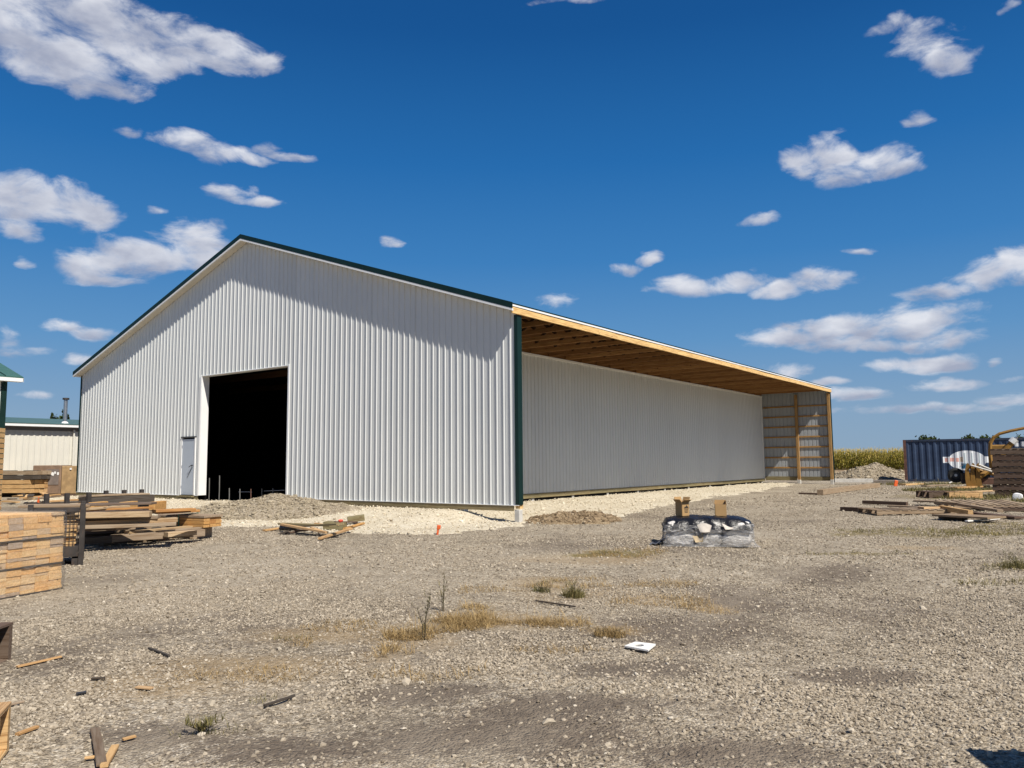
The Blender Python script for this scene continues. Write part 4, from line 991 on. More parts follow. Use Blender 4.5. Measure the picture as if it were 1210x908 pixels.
# ------------------------------------------------------------------ foreground: wrapped lumber stack
def wrapped_stack():
    A = Vector((1.30, -11.84, 0)); fd = Vector((0.30, -0.954, 0)).normalized(); bd = Vector((-0.954, -(-0.30), 0)); bd = Vector((-0.954, -0.30, 0)) if False else Vector((-fd.y*-1, 0, 0))
    a = math.atan2(-fd.y, -fd.x)                              # local +y runs from the near end of the face to corner A
    # local frame: x = out of the face (towards the yard), y = along the face to corner A
    yv = -fd; xv = Vector((yv.y, -yv.x, 0)); rot = math.atan2(xv.y, xv.x)
    wdt, L = 1.36, 2.44
    org = A+fd*(wdt/2)-xv*(L/2); gz = float(ground(A.x, A.y))-0.01
    root = thing('wrapped_lumber_stack', 'tall stack of pine boards wrapped in clear film at the left edge', 'lumber stack', (org.x, org.y, gz), rot)
    z = 0.0; cols = 7; cw = wdt/cols; r = random.Random(4); bundle = 0
    rows = [[.038, .076, .076, .038, .076], [.076, .038, .076, .038, .076], [.038, .076, .076, .076, .038]]
    for rws in rows:
        for k in range(4): ob('bearer', plankm(wdt-.02, 0.09, 0.024, k), M_DARKB, root, (-L/2+.03+k*(L-.06)/3, 0, z+.012), (0, 0, PI/2))
        z += .024
        for h in rws:
            for c in range(cols):
                if h < .05 and r.random() < .3 and c < cols-1: pass
                x = r.uniform(-.012, .012)
                ob('board', plankm(L, cw-.004, h-.0025, r.randint(0, 2)), M_STACK, root, (x, -wdt/2+(c+.5)*cw, z+h/2))
            z += h
    # film: shell with sagging, wrinkled faces
    n = 26; V = []; F = []; h = z+.015; per = [(L/2+.016, -wdt/2-.016), (L/2+.016, wdt/2+.016), (-L/2-.016, wdt/2+.016), (-L/2-.016, -wdt/2-.016)]
    ring = []
    for i in range(4):
        p, q = per[i], per[(i+1) % 4]
        for k in range(12): ring.append((p[0]+(q[0]-p[0])*k/12, p[1]+(q[1]-p[1])*k/12))
    m_ = len(ring)
    for j in range(11):
        for (x, y) in ring:
            w_ = .006*math.sin(x*9+j*1.3)+.006*math.sin(y*13-j*.9); V.append((x+w_*(1 if x > 0 else -1)+.004, y+w_, .01+(h-.01)*j/10))
    for j in range(10):
        for k in range(m_): F.append((j*m_+k, j*m_+(k+1) % m_, (j+1)*m_+(k+1) % m_, (j+1)*m_+k))
    c0 = len(V); V.append((0, 0, h+.006))
    for k in range(m_): F.append((10*m_+k, 10*m_+(k+1) % m_, c0))
    ob('film', mesh_py('film', V, F, True), M_FILM, root)
    return root, z+gz
ws, ws_top = wrapped_stack()

# wire cage of offcuts next to it
def cage():
    P = W(95, 668); xv = Vector((0.44, 0.90, 0)).normalized(); yv = Vector((-xv.y, xv.x, 0)); rot = math.atan2(xv.y, xv.x)
    wdt, D, H = 0.72, 0.9, 0.98
    root = thing('steel_cage', 'dark steel stillage with a wire mesh side between the wrapped stack and the boards', 'stillage', P, rot)
    for x in (0, -wdt):
        for y in (0, D): ob('upright', boxm(.075, .075, H, .005), M_STEEL, root, (x, y, H/2))
    for y in (0, D):
        ob('rail', boxm(wdt-.08, .05, .07, .004), M_STEEL, root, (-wdt/2, y, H-.10)); ob('rail', boxm(wdt-.08, .05, .16, .004), M_STEEL, root, (-wdt/2, y, .22))
    for x in (0, -wdt): ob('rail', boxm(.05, D-.08, .07, .004), M_STEEL, root, (x, D/2, H-.10)); ob('rail', boxm(.05, D-.08, .10, .004), M_STEEL, root, (x, D/2, .19))
    for k in range(3): ob('foot', boxm(.10, D, .11, .004), M_STEEL, root, (-wdt/2+(k-1)*(wdt/2-.08), D/2, .055))
    mb = MB()
    for k in range(12): x = -.06-k*(wdt-.12)/11; mb.tube([(x, 0, .30), (x, 0, H-.14)], .005, 5)
    for k in range(8): z = .31+k*.068; mb.tube([(-.04, -.005, z), (-wdt+.04, -.005, z)], .005, 5)
    ob('wire_mesh', mb.mesh('wire'), M_STEEL, root)
    ob('floor', boxm(wdt-.06, D-.06, .03), M_STEEL, root, (-wdt/2, D/2, .25))
    r = random.Random(2); Mx = Matrix.Translation(P) @ Matrix.Rotation(rot, 4, 'Z')
    od = ['lowest', 'second', 'third', 'fourth', 'fifth', 'sixth', 'seventh', 'eighth', 'ninth', 'topmost']
    for k in range(20):
        c_, l_ = k % 2, k//2
        o = ob('offcut', plankm(.27, .085, .045, r.randint(0, 3)), M_PINE, None, Mx @ Vector((-wdt*(.30 if c_ else .68)+r.uniform(-.03, .03), r.uniform(.12, .2), .30+l_*.052)), (0, 0, rot+r.uniform(-.15, .15)))
        tag(o, f"{od[l_]} pine offcut{'' if l_ in (0, 9) else ' from below'} in the {'right' if c_ else 'left'} column inside the wire mesh stillage", 'offcut', 'offcuts in the stillage')
    for k in range(3):
        o = ob('long_board', plankm(1.0-.1*k, .17, .035, k), M_GREYW, None, Mx @ Vector((-wdt*.55, .16+k*.26, H-.045)), (0, 0.02, rot+r.uniform(-.08, .08)))
        tag(o, ['greyish board laid across the front of the stillage top', 'greyish board laid across the middle of the stillage top', 'greyish board laid across the back of the stillage top'][k], 'board', 'boards on the stillage')
cage()

# long steel rack with uprights and dark beams on it
def rack():
    A = AT(55, 590, 16.9); B = AT(181, 588, 18.9); A.z = B.z = 0; d = (B-A); L = d.length; rot = math.atan2(d.y, d.x)
    g0 = float(ground(A.x, A.y))
    root = thing('steel_rack', 'long low steel lumber rack with dark uprights in front of the barn wall', 'rack', (A.x, A.y, g0), rot)
    top = 0.53-g0
    fr = [0, .175, .37, .64, .82, 1.0]
    for k, f_ in enumerate(fr):
        y = 0 if k < 3 else .5
        ob('upright', boxm(.085, .085, top-(.02 if k < 3 else .0), .005), M_STEEL, root, (f_*L, y, top/2))
        ob('crossbeam', boxm(.08, .72, .09, .005), M_STEEL, root, (f_*L, .28, top-.40))
    for y in (0.1, .62): ob('side_beam', boxm(L+.3, .09, .10, .005), M_STEEL, root, (L/2, y, top-.48))
    Mx = Matrix.Translation(root.location) @ Matrix.Rotation(rot, 4, 'Z')
    for k in range(4):
        a, b_ = Mx @ Vector((L*.36, .10+k*.09, top-.16+.0)), Mx @ Vector((L*1.03, .10+k*.09, top-.16))
        lay('beam', 'dark weathered beam lying on the long steel rack', a+Vector((0, 0, -.06)), b_+Vector((0, 0, -.06)), .085, .19, M_DARKB, 'dark beams on the steel rack', 'beam')
    lay('beam', 'brown flat board on top of the dark beams on the rack', Mx @ Vector((L*.36, .22, top-.10)), Mx @ Vector((L*.98, .24, top-.10)), .36, .035, M_GREYW, None, 'board')
    for k in range(4):
        lay('board', ['weathered scrap board, lowest between the left uprights of the steel rack', 'fresh pine scrap board, second from below between the left uprights of the rack', 'dark scrap board, third from below between the left uprights of the rack', 'fresh pine scrap board on top between the left uprights of the rack'][k], Mx @ Vector((-.1+.1*k, .1+.12*k, top-.33+.045*k)), Mx @ Vector((L*.36, .15+.1*k, top-.32+.045*k)), .12, .04, [M_GREYW, M_PINE, M_DARKB, M_PINE][k], 'scrap boards on the steel rack')
rack()

# the boards piled to the right of the cage (each where it lies)
G = -0.45
def bz(l, z, w, h, mat, label, group='boards piled right of the stillage', name='board'):
    (x0, y0), (x1, y1) = l
    return lay(name, label, Z(x0, y0, z), Z(x1, y1, z), w, h, mat, group)
# dunnage blocks under the pile
for k, (px, py) in enumerate(((123, 646), (170, 641.5), (187, 640.5))):
    P = W(px, py); tag(ob('timber_block', plankm(.9, .11, .10, k), M_GREYW, None, (P.x-.25, P.y+.36, P.z+.055), (0, 0, 2.05)), ['left timber block carrying the lowest beam of the pile', 'middle timber block carrying the lowest beam of the pile', 'right timber block carrying the lowest beam of the pile'][k], 'block', 'blocks under the beams')
bz(((131, 636.5), (241, 629.5)), -.285, .14, .14, M_GREYW, 'lowest thick brown beam with squared ends, front of the pile')
bz(((80, 641), (131, 637.5)), -.30, .14, .12, M_DARKB, 'short dark beam left of the lowest brown beam')
bz(((150, 629.5), (228, 622.5)), -.19, .16, .05, M_TAN, 'pale plank on top of the lowest beam, pointing right')
bz(((140, 628), (205, 621.5)), -.18, .20, .045, M_GREYW, 'grey plank behind the pale plank low in the pile')
bz(((60, 632), (133, 628)), -.20, .20, .05, M_BROWNW, 'dark brown plank at the left foot of the pile')
bz(((60, 628.5), (135, 624.5)), -.08, .30, .04, M_BROWNW, 'rusty brown board end in the open skid of the pile')
bz(((88, 623.5), (208, 619.0)), .00, .22, .06, M_GREYW, 'long tan plank just under the middle of the pile')
bz(((80, 618.5), (210, 614.5)), .06, .24, .075, M_TAN, 'long pale plank spanning the middle of the pile')
bz(((80, 614), (188, 611.5)), .12, .26, .05, M_GREYW, 'grey tan plank above the long pale plank')
bz(((90, 609.5), (178, 607.5)), .20, .26, .10, M_TAN, 'thick pale beam near the top of the pile')
bz(((88, 604.0), (180, 599.8)), .27, .10, .035, M_ENDS, 'thin orange batten slanting across the top of the pile')
bz(((95, 607), (176, 604)), .20, .34, .05, M_BROWNW, 'brown board under the orange batten')
for k, px in enumerate((108, 144, 179)):
    P = AT(px, 600, 17.3)
    tag(ob('timber_block', boxm(.13, .6, .18, .006), M_ENDS, None, (P.x-.1, P.y+.2, .22), (0, 0, VIEW)), ['left orange block under the rack beams', 'middle orange block under the rack beams', 'right orange block under the rack beams'][k], 'block', 'orange blocks in the pile')
bz(((100, 596.5), (182, 595)), .33, .5, .04, M_BROWNW, 'dark board lying on the three orange blocks')
for k in range(3): bz(((100+6*k, 612-3.4*k), (168, 610.5-3.4*k)), .02+.05*k, .5, .045, M_BROWNW, ['dark board at the core of the pile, lowest', 'dark board at the core of the pile, middle', 'dark board at the core of the pile, uppermost'][k])
for k in range(4): bz(((96+4*k, 633-3*k), (196-4*k, 629-3*k)), -.28+.05*k, .6, .045, M_DARKB, ['deep shaded board at the bottom of the pile', 'second shaded board from the bottom of the pile', 'third shaded board from the bottom of the pile', 'fourth shaded board from the bottom of the pile'][k])
bz(((104, 625.5), (160, 623)), -.10, .10, .09, M_GREYW, 'grey squared stick across the dark hollow of the pile')
bz(((150, 615.5), (208, 612.5)), .05, .12, .035, M_TAN, 'thin tan board jutting right from the middle of the pile')
bz(((118, 611.5), (170, 608.5)), .14, .10, .05, M_BROWNW, 'short brown stick under the thick pale beam')
bz(((186, 628.5), (236, 624)), -.16, .12, .03, M_GREYW, 'thin grey lath at the right tip of the pile')
bz(((110, 640.5), (168, 638)), -.36, .16, .06, M_BROWNW, 'brown plank shaded under the lowest beam')
bz(((102, 602), (150, 598.5)), .30, .16, .04, M_TAN, 'tan board end just right of the stillage post')
bz(((196, 632), (230, 629.5)), -.26, .2, .09, M_TAN, 'short pale block at the right end of the lowest beam')
# strapped bundle of orange lumber
def bundle():
    A = Z(186, 617.5, -.12); B = Z(241, 619.5, -.12); d = B-A; L = d.length; rot = math.atan2(d.y, d.x)
    g_ = float(ground((A.x+B.x)/2, (A.y+B.y)/2))
    root = thing('strapped_lumber_bundle', 'short bundle of orange lumber tied with a green strap, right end of the pile', 'lumber bundle', ((A.x+B.x)/2, (A.y+B.y)/2, g_), rot)
    z0 = .24
    for k in range(2): ob('bearer', boxm(.1, .5, .24), M_GREYW, root, (-L*.3+k*L*.55, .25, .12))
    for r_ in range(3):
        for c in range(3): ob('board', plankm(L-.04, .16, .062, (r_+c) % 3), M_ENDS, root, (random.uniform(-.02, .02), .09+c*.165, z0+.035+r_*.067))
    ob('cover_board', plankm(L, .5, .045, 1), M_GREYW, root, (0, .25, z0+.23))
    ob('strap', MB().box((L*-.05, -.002, z0), (L*-.05+.03, .005, z0+.262)).box((L*-.05, -.002, z0+.262), (L*-.05+.03, .51, z0+.268)).mesh('strap'), M_ASPH, root)
    for k in range(2):
        P0 = Z(182, 606-2*k, .12+.05*k); P1 = Z(233-4*k, 603.5-1.5*k, .12+.05*k)
        lay('board', ['lower orange board lying on the strapped bundle', 'upper orange board lying on the strapped bundle'][k], P0, P1, .3, .05, M_ENDS, 'boards on the strapped bundle')
bundle()

# ------------------------------------------------------------------ back left: lumber, crate, scraps
def lumber_back():
    A = W(-14, 588); g_ = A.z; P1 = W(37, 588)
    d = P1-A; L = d.length; rot = math.atan2(d.y, d.x); k_ = (A-Vector(CAM)).length/FPX
    root = thing('lumber_stack', 'open stack of bright pine beams by the cream building', 'lumber stack', ((A+P1)/2), rot)
    z = .22
    for k in range(2): ob('bearer', boxm(.18, 1.2, .22), M_DARKB, root, (-L*.3+k*L*.6, .6, .11))
    for r_ in range(5):
        for c in range(4): ob('beam', plankm(L-(.25 if r_ < 3 else .0)+random.uniform(-.08, .08), .28, .20, (r_+c) % 4), M_PINE if r_ < 3 else (M_DARKB if r_ == 3 else M_GREYW), root, (random.uniform(-.05, .05), .15+c*.3, z+.1+r_*.23))
        for k in range(2): ob('bearer', boxm(.06, 1.2, .028), M_DARKB, root, (-L*.3+k*L*.6, .6, z+.216+r_*.23))
lumber_back()
P = AT(-8, 545, 24.5); root = None
def tall_stack():
    P = AT(-26, 560, 24); g_ = float(ground(P.x, P.y)); rot = VIEW+.15
    root = thing('tall_lumber_stack', 'high stack of yellow lumber at the left edge in front of the white building', 'lumber stack', (P.x, P.y, g_), rot)
    n = 17
    for r_ in range(n):
        for c in range(2): ob('beam', plankm(.52, .5, .135, (r_+c) % 4), M_PINE, root, (-.02, .26+c*.52, .08+r_*.164))
        ob('bearer', boxm(.05, 1.0, .026), M_DARKB, root, (0, .5, .08+r_*.164+.082))
tall_stack()
def crate():
    A = W(36, 587); B = W(90, 586.5); d = B-A; L = d.length; rot = math.atan2(d.y, d.x); H = 31/FPX*((A-Vector(CAM)).length)
    root = thing('wrapped_pallet', 'brown wrapped pallet load with white labels below the cream wall', 'pallet load', (A+B)/2, rot)
    brown = m_paint('brown_wrap', (0.21, 0.14, 0.095), .7, .2, 2.0, dirt=(0.09, 0.06, 0.05, .7)); tan_ = m_paint('tan_wrap', (0.36, 0.24, 0.12), .7, .2, 3)
    ob('load', boxm(L*.62, 1.1, H-.12, .03), brown, root, (-L*.17, .55, .12+(H-.12)/2)); ob('load', boxm(L*.34, 1.1, H-.16, .03), tan_, root, (L*.32, .56, .12+(H-.16)/2))
    ob('load_band', boxm(L*.28, .02, H*.5), m_paint('grey_wrap', (0.17, 0.14, 0.125), .6, .2, 3), root, (-L*.04, -.012, H*.62))
    for k in range(3): ob('runner', boxm(L, .12, .12), M_BROWNW, root, (0, .1+k*.45, .06))
    for (x, z, w, h) in ((-.03, .72, .16, .16), (.02, .76, .09, .12), (.085, .73, .10, .14), (.36, .88, .10, .10)): ob('label_sheet', boxm(w, .006, h), M_TRIMW, root, (x*L, -.03, z*H), (0, .4 if w > .15 else 0, 0))
crate()
r = random.Random(11)
SC = [(8, 595, M_PINE, 'leftmost yellow scrap board in the heap behind the wrapped stack'), (14, 592, M_DARKB, 'dark scrap board at the left of the heap behind the wrapped stack'), (20, 590, M_PINE, 'yellow scrap board on top of the left half of the heap'), (26, 594, M_GREYW, 'grey scrap board low in the middle of the heap'),
      (31, 591, M_PINE, 'yellow scrap board crossing the middle of the heap'), (36, 589, M_DARKB, 'dark scrap board on top of the middle of the heap'), (41, 592, M_PINE, 'bright scrap board left of the small orange marker'), (47, 590, M_PINE, 'bright scrap board directly behind the small orange marker'),
      (53, 588, M_PINE, 'yellow scrap board poking up at the right of the heap'), (58, 591, M_GREYW, 'rightmost grey scrap board of the heap by the steel rack')]
for k, (px, py, m_, lab) in enumerate(SC):
    P = W(px, 594+r.uniform(0, 3)); a = r.uniform(-.6, .6)+VIEW-.5; L = r.uniform(.7, 1.5); up_ = (594-py)*(P-Vector(CAM)).length/FPX+.12
    d = Vector((math.cos(a), math.sin(a), r.uniform(-.12, .12)))*L/2; C_ = P+Vector((0, 0, max(.05, up_)))
    lay('scrap_board', lab, C_-d, C_+d, r.uniform(.10, .24), .05, m_, 'scrap boards behind the wrapped stack')
P = W(45, 594); tag(ob('orange_marker', MB().tube([(0, 0, 0), (.05, 0, .22)], [.05, .03], 8).mesh('marker'), M_ORANGE, None, P), 'small orange marker among the scrap boards behind the stack', 'marker')
P = W(76, 586); tag(ob('white_bag', stones_mesh('bag', np.array([[0, 0, .15]]), np.array([.38]), jit=.2), M_TRIMW, None, P), 'pale sack at the left foot of the barn corner', 'sack')

# ------------------------------------------------------------------ scrap pile in front of the rubble
def zb(px, py, h): return W(px, py, h)
lay('board', 'long pale batten sloping down to the right across the scrap pile', zb(333, 620, .22), zb(386, 629.5, .10), .09, .045, M_PINE, 'scrap lumber pile')
lay('board', 'fresh yellow stud lying diagonally in front of the scrap pile', zb(378, 636.5, .05), zb(415, 625, .08), .09, .04, M_PINE, 'scrap lumber pile')
lay('board', 'short yellow board at the right tip of the scrap pile', zb(406, 625, .06), zb(429, 618.5, .05), .10, .04, M_ENDS, 'scrap lumber pile')
lay('board', 'olive treated board along the back of the scrap pile', zb(332, 619, .2), zb(393, 621, .22), .19, .04, M_TREAT, 'scrap lumber pile')
lay('board', 'second olive treated board leaning on the scrap pile', zb(350, 622.5, .14), zb(402, 619.5, .3), .19, .04, M_TREAT, 'scrap lumber pile')
lay('board', 'dark weathered stick at the left of the scrap pile', zb(331, 631, .03), zb(352, 623.5, .16), .06, .04, M_DARKB, 'scrap lumber pile')
lay('board', 'thin brown stick under the pale batten', zb(337, 630.5, .03), zb(375, 624.5, .08), .07, .03, M_BROWNW, 'scrap lumber pile')
lay('board', 'tan stick at the far left end of the scrap pile', zb(312, 627, .03), zb(329, 624.5, .05), .10, .04, M_PINE, 'scrap lumber pile')
P = zb(392, 626, .03); tag(ob('timber_block', plankm(.48, .3, .17, 1), M_TREAT, None, P+Vector((0, .1, .09)), (0.02, 0.05, VIEW-.15)), 'brown treated timber block in the scrap pile', 'block')
P = zb(417, 619, .05); tag(ob('timber_block', plankm(.42, .2, .14, 2), M_TREAT, None, P+Vector((0, .1, .12)), (0.05, -.12, VIEW+.25)), 'olive block at the right end of the scrap pile', 'block')
P = zb(402, 618, .26); tag(ob('red_rag', stones_mesh('rag', np.array([[0, 0, 0.04]]), np.array([.055]), jit=.3), m_paint('red_cloth', (0.6, 0.06, 0.03), .8), None, P), 'small red scrap on top of the scrap pile', 'scrap')
P = zb(331, 626.5, .02); tag(ob('plastic_roll', MB().tube([(0, 0, .05), (.35, .22, .06)], .06, 10).mesh('roll'), M_PLASTIC, None, P), 'black plastic roll at the left of the scrap pile', 'roll')
BE = [(347, 624, M_PINE, 'pale broken board end at the left of the scrap pile'), (356, 627, M_BROWNW, 'brown broken board end under the pale batten'), (366, 621, M_TREAT, 'olive broken board end behind the pale batten'), (375, 626, M_PINE, 'pale broken board end in the middle of the scrap pile'),
      (384, 620, M_ENDS, 'orange broken board end on top of the scrap pile'), (397, 620, M_PINE, 'small yellow block end beside the red scrap'), (409, 617, M_BROWNW, 'brown broken board end behind the red scrap')]
for k, (px, py, m_, lab) in enumerate(BE):
    P = zb(px, py, r.uniform(.05, .2)); a = r.uniform(-1, 1)+VIEW; d = Vector((math.cos(a), math.sin(a), r.uniform(-.15, .15)))*r.uniform(.12, .3)
    lay('board_end', lab, P-d, P+d, r.uniform(.06, .14), .03, m_, 'broken ends in the scrap pile')

# orange stakes
P = W(517, 632); tag(ob('survey_stake', MB().box((-.02, -.012, 0), (.02, .012, .17)).box((-.03, -.02, .12), (.05, .02, .21), .008).mesh('stake'), M_ORANGE, None, P, (.1, .12, VIEW)), 'short orange survey stake in the pale limestone', 'stake')
P = W(1058, 575); tag(ob('survey_stake', MB().box((-.09, -.03, 0), (.09, .03, .32), .02).mesh('stake2'), M_ORANGE, None, P, (.1, .2, VIEW)), 'orange marker on the ground near the blue container', 'stake')

# ------------------------------------------------------------------ pallet of bags with cartons
def blob_bag(sx, sy, sz, seed):
    n, m_ = 30, 18; V = []; F = []; rs_ = random.Random(seed)
    A_ = [(rs_.uniform(2, 9), rs_.uniform(0, 6), rs_.uniform(3, 11), rs_.uniform(0, 6)) for _ in range(4)]
    for j in range(m_+1):
        v = -PI/2+PI*j/m_
        for i in range(n):
            u = 2*PI*i/n; c = lambda a, e: math.copysign(abs(math.cos(a))**e, math.cos(a)); s_ = lambda a, e: math.copysign(abs(math.sin(a))**e, math.sin(a))
            x = sx/2*c(v, .34)*c(u, .25); y = sy/2*c(v, .34)*s_(u, .25); z = sz/2*s_(v, .55)
            k = 1+.05*math.sin(9*x/sx+seed)*math.cos(7*z/sz+seed*2)+.04*math.sin(13*y/sy+seed*3); k += sum(.022*math.sin(a_*u+b_)*math.sin(c_*v+d_) for a_, b_, c_, d_ in A_); V.append((x*k, y*k, z*(1+.12*math.sin(6*x/sx+seed))))
    for j in range(m_):
        for i in range(n): F.append((j*n+i, j*n+(i+1) % n, (j+1)*n+(i+1) % n, (j+1)*n+i))
    return mesh_py('bag', V, F, True)
def bag_pallet():
    A = W(789, 645.5); rot = VIEW-.16; L = 1.46; g_ = A.z
    Mx = Matrix.Translation(A) @ Matrix.Rotation(rot, 4, 'Z'); D = .92; H = .48
    bags = [blob_bag(L/3*1.04, D/2*1.03, .24, s_) for s_ in range(4)]
    names = ['left', 'middle', 'right']
    for row in range(2):
        for lay_ in range(2):
            for c in range(3):
                o = ob('bag', bags[(c+row+lay_*2) % 4], M_BAG, None, Mx @ Vector((L*(c+.5)/3, D*(.25+row*.5), .12+lay_*.20)), (0, 0, rot+random.uniform(-.04, .04)))
                tag(o, f"{'upper' if lay_ else 'lower'} {names[c]} grey plastic bag in the {'back' if row else 'front'} row of the wrapped load", 'bag', 'bags in the wrapped load')
    # black sheet draped over the top
    n, m_ = 56, 30; V = []; F = []
    for j in range(m_+1):
        for i in range(n+1):
            x = -.08+(L+.13)*i/n; y = -.05+(D+.125)*j/m_
            ins = min(x+.02, L+.04-x, y+.02, D+.04-y); drop = max(0, -ins)
            rr_ = (abs(2*x/L-1)**4+abs(2*y/D-1)**4); z = H+.015-.07*min(1.2, max(0, rr_-.35))+.07*(float(fbm(x*2.2+3, y*2.2, 81, 3))-.5)+.03*(.5-abs(float(fbm(x*6, y*6+2, 82, 2))-.5)*2)-(.10*(1-math.exp(-drop*45)))
            wob = .02*math.sin(x*21)+.015*math.sin(y*17)
            if y < .0: z -= .09*float(fbm(x*2.6, 4.4, 83, 2))
            V.append((x, y+wob*.5, z))
    for j in range(m_):
        for i in range(n): a = j*(n+1)+i; F.append((a, a+1, a+n+2, a+n+1))
    o = ob('plastic_sheet', mesh_py('sheet', V, F, True), M_PLASTIC, None, A, (0, 0, rot)); tag(o, 'shiny black plastic sheet draped over the pallet of bags', 'plastic sheet')
    # torn grey film tail on the left
    V = []; F = []
    for j in range(7):
        for i in range(9): x = -.32+.42*i/8; y = -.02+.34*j/6; V.append((x, y, .02+.20*(i/8)**1.5*(1-.3*j/6)+.02*math.sin(i*2+j)))
    for j in range(6):
        for i in range(8): a = j*9+i; F.append((a, a+1, a+10, a+9))
    o = ob('film_tail', mesh_py('tail', V, F, True), m_paint('grey_film', (0.17, 0.18, 0.2), .35, .2, 6), None, A, (0, 0, rot)); tag(o, 'grey plastic flap trailing on the gravel left of the bags', 'plastic flap')
    M_PAPER = m_paint('sack_paper', (0.52, 0.47, 0.41), .8, .12, 14)
    # torn paper sacks peeling open on the front
    for k, (x0, z0, w_, h_, m2, lab) in enumerate(((L*.36, .36, .26, .12, M_PAPER, 'torn white paper flap hanging from the middle bag'), (L*.66, .36, .20, .07, M_PAPER, 'torn white paper flap hanging from the right bag'), (L*.30, .20, .20, .14, m_paint('tan_paper', (0.40, 0.31, 0.19), .8, .2, 9), 'tan torn paper patch low on the middle bag'))):
        V = []; F = []
        for j in range(6):
            for i in range(8): u_, v_ = i/7, j/5; V.append((x0+w_*u_*(1-.35*v_)+.05*v_, -.05-.05*v_-.03*math.sin(u_*4+k)*v_, z0+.02-h_*v_+.035*math.sin(u_*3.3+k*2)*(1-v_)))
        for j in range(5):
            for i in range(7): a = j*8+i; F.append((a, a+1, a+9, a+8))
        tag(ob('paper_flap', mesh_py('flap', V, F, True), m2, None, A, (0, 0, rot)), lab, 'paper', 'torn paper on the wrapped load')
    # clear wrap round the load
    ring = []
    for (p, q) in (((-.02, -.02), (L+.02, -.02)), ((L+.02, -.02), (L+.02, D+.02)), ((L+.02, D+.02), (-.02, D+.02)), ((-.02, D+.02), (-.02, -.02))):
        for k in range(14): ring.append((p[0]+(q[0]-p[0])*k/14, p[1]+(q[1]-p[1])*k/14))
    ring = []
    for (p, q, n_) in (((-.02, -.02), (L+.02, -.02), 44), ((L+.02, -.02), (L+.02, D+.02), 28), ((L+.02, D+.02), (-.02, D+.02), 44), ((-.02, D+.02), (-.02, -.02), 28)):
        for k in range(n_): ring.append((p[0]+(q[0]-p[0])*k/n_, p[1]+(q[1]-p[1])*k/n_))
    V = []; F = []; m_ = len(ring)
    for j in range(17):
        f_ = j/16; out = .07*math.exp(-f_*9)+.012
        for k, (x, y) in enumerate(ring):
            nx = (x-L/2)/(L/2); ny = (y-D/2)/(D/2); nx = math.copysign(abs(nx)**6, nx); ny = math.copysign(abs(ny)**6, ny)
            a_ = x*3.1+y*5.3+f_*1.7; cr = abs(float(fbm(a_*2.1+f_*4, f_*3.1-a_*.7, 71, 3))-.5)*2; cr2 = abs(float(fbm(a_*5+f_*2, f_*8+a_, 72, 2))-.5)*2
            w_ = out+.05*(.5-cr)+.022*(.5-cr2)
            V.append((x+nx*w_, y+ny*w_, .008+(H-.13+.05*math.sin(x*5+y*3+.6))*f_))
    for j in range(16):
        for k in range(m_): F.append((j*m_+k, j*m_+(k+1) % m_, (j+1)*m_+(k+1) % m_, (j+1)*m_+k))
    o = ob('wrap_film', mesh_py('wrap', V, F, True), M_FILM2, None, A, (0, 0, rot)); tag(o, 'clear crinkled film wrapped round the pallet of bags', 'film')
    # cartons
    def carton(label, u, v, w, d_, h, rz, flaps, mark):
        root = thing('cardboard_box', label, 'box', Mx @ Vector((u, v, H+.03)), rot+rz, 'open cardboard boxes'); t_ = .006
        for (x, y, sx, sy) in ((0, -d_/2, w, t_), (0, d_/2, w, t_), (-w/2, 0, t_, d_-.014), (w/2, 0, t_, d_-.014)): ob('side_panel', boxm(sx, sy, h), M_CARD, root, (x, y, h/2))
        ob('bottom', boxm(w-.01, d_-.01, t_), M_CARD, root, (0, 0, t_/2))
        for (ax, s_, ang, fl) in flaps:
            if ax == 'x': ob('flap', MB().box((0, -d_/2, -t_/2), (fl, d_/2, t_/2)).mesh('flap'), M_CARD, root, (s_*w/2, 0, h+.002), (0, -ang, 0 if s_ > 0 else PI))
            else: ob('flap', MB().box((-w/2, 0, -t_/2), (w/2, fl, t_/2)).mesh('flap'), M_CARD, root, (0, s_*d_/2, h+.002), (ang, 0, 0 if s_ > 0 else PI))
        if mark:
            z0 = h*.58; x0 = .01
            y = -d_/2-.0045
            mk = MB()
            def tri(a, b_, c): mk.add([(p[0], y, p[1]) for p in (a, b_, c)], [(0, 1, 2)])
            tri((x0-.055, z0), (x0, z0), (x0-.0275, z0+.03)); tri((x0-.025, z0), (x0+.055, z0), (x0+.012, z0+.055)); tri((x0+.02, z0), (x0+.065, z0), (x0+.045, z0+.03))
            mk.add([(x0-.06, y, z0-.012), (x0+.07, y, z0-.012), (x0+.07, y, z0-.004), (x0-.06, y, z0-.004)], [(0, 1, 2, 3)])
            for k in range(3): mk.add([(x0-.05+.004*k, y, z0-.04-.024*k), (x0+.055-.006*k, y, z0-.04-.024*k), (x0+.055-.006*k, y, z0-.028-.024*k), (x0-.05+.004*k, y, z0-.028-.024*k)], [(0, 1, 2, 3)])
            ob('print', mk.mesh('print'), M_PRINT, root)
    carton('open cardboard box with a black mountain mark, left on the plastic', L*.21, D*.62, .16+.02, .17, .25, .75, [('x', -1, .75, .08), ('x', 1, 1.15, .10), ('y', -1, .55, .09), ('y', 1, 1.25, .10)], True)
    carton('plain open cardboard box on the right half of the black plastic', L*.69, D*.62, .20, .17, .21, -.04, [('y', 1, 1.45, .075), ('x', -1, .95, .08), ('x', 1, 1.6, .07)], False)
bag_pallet()

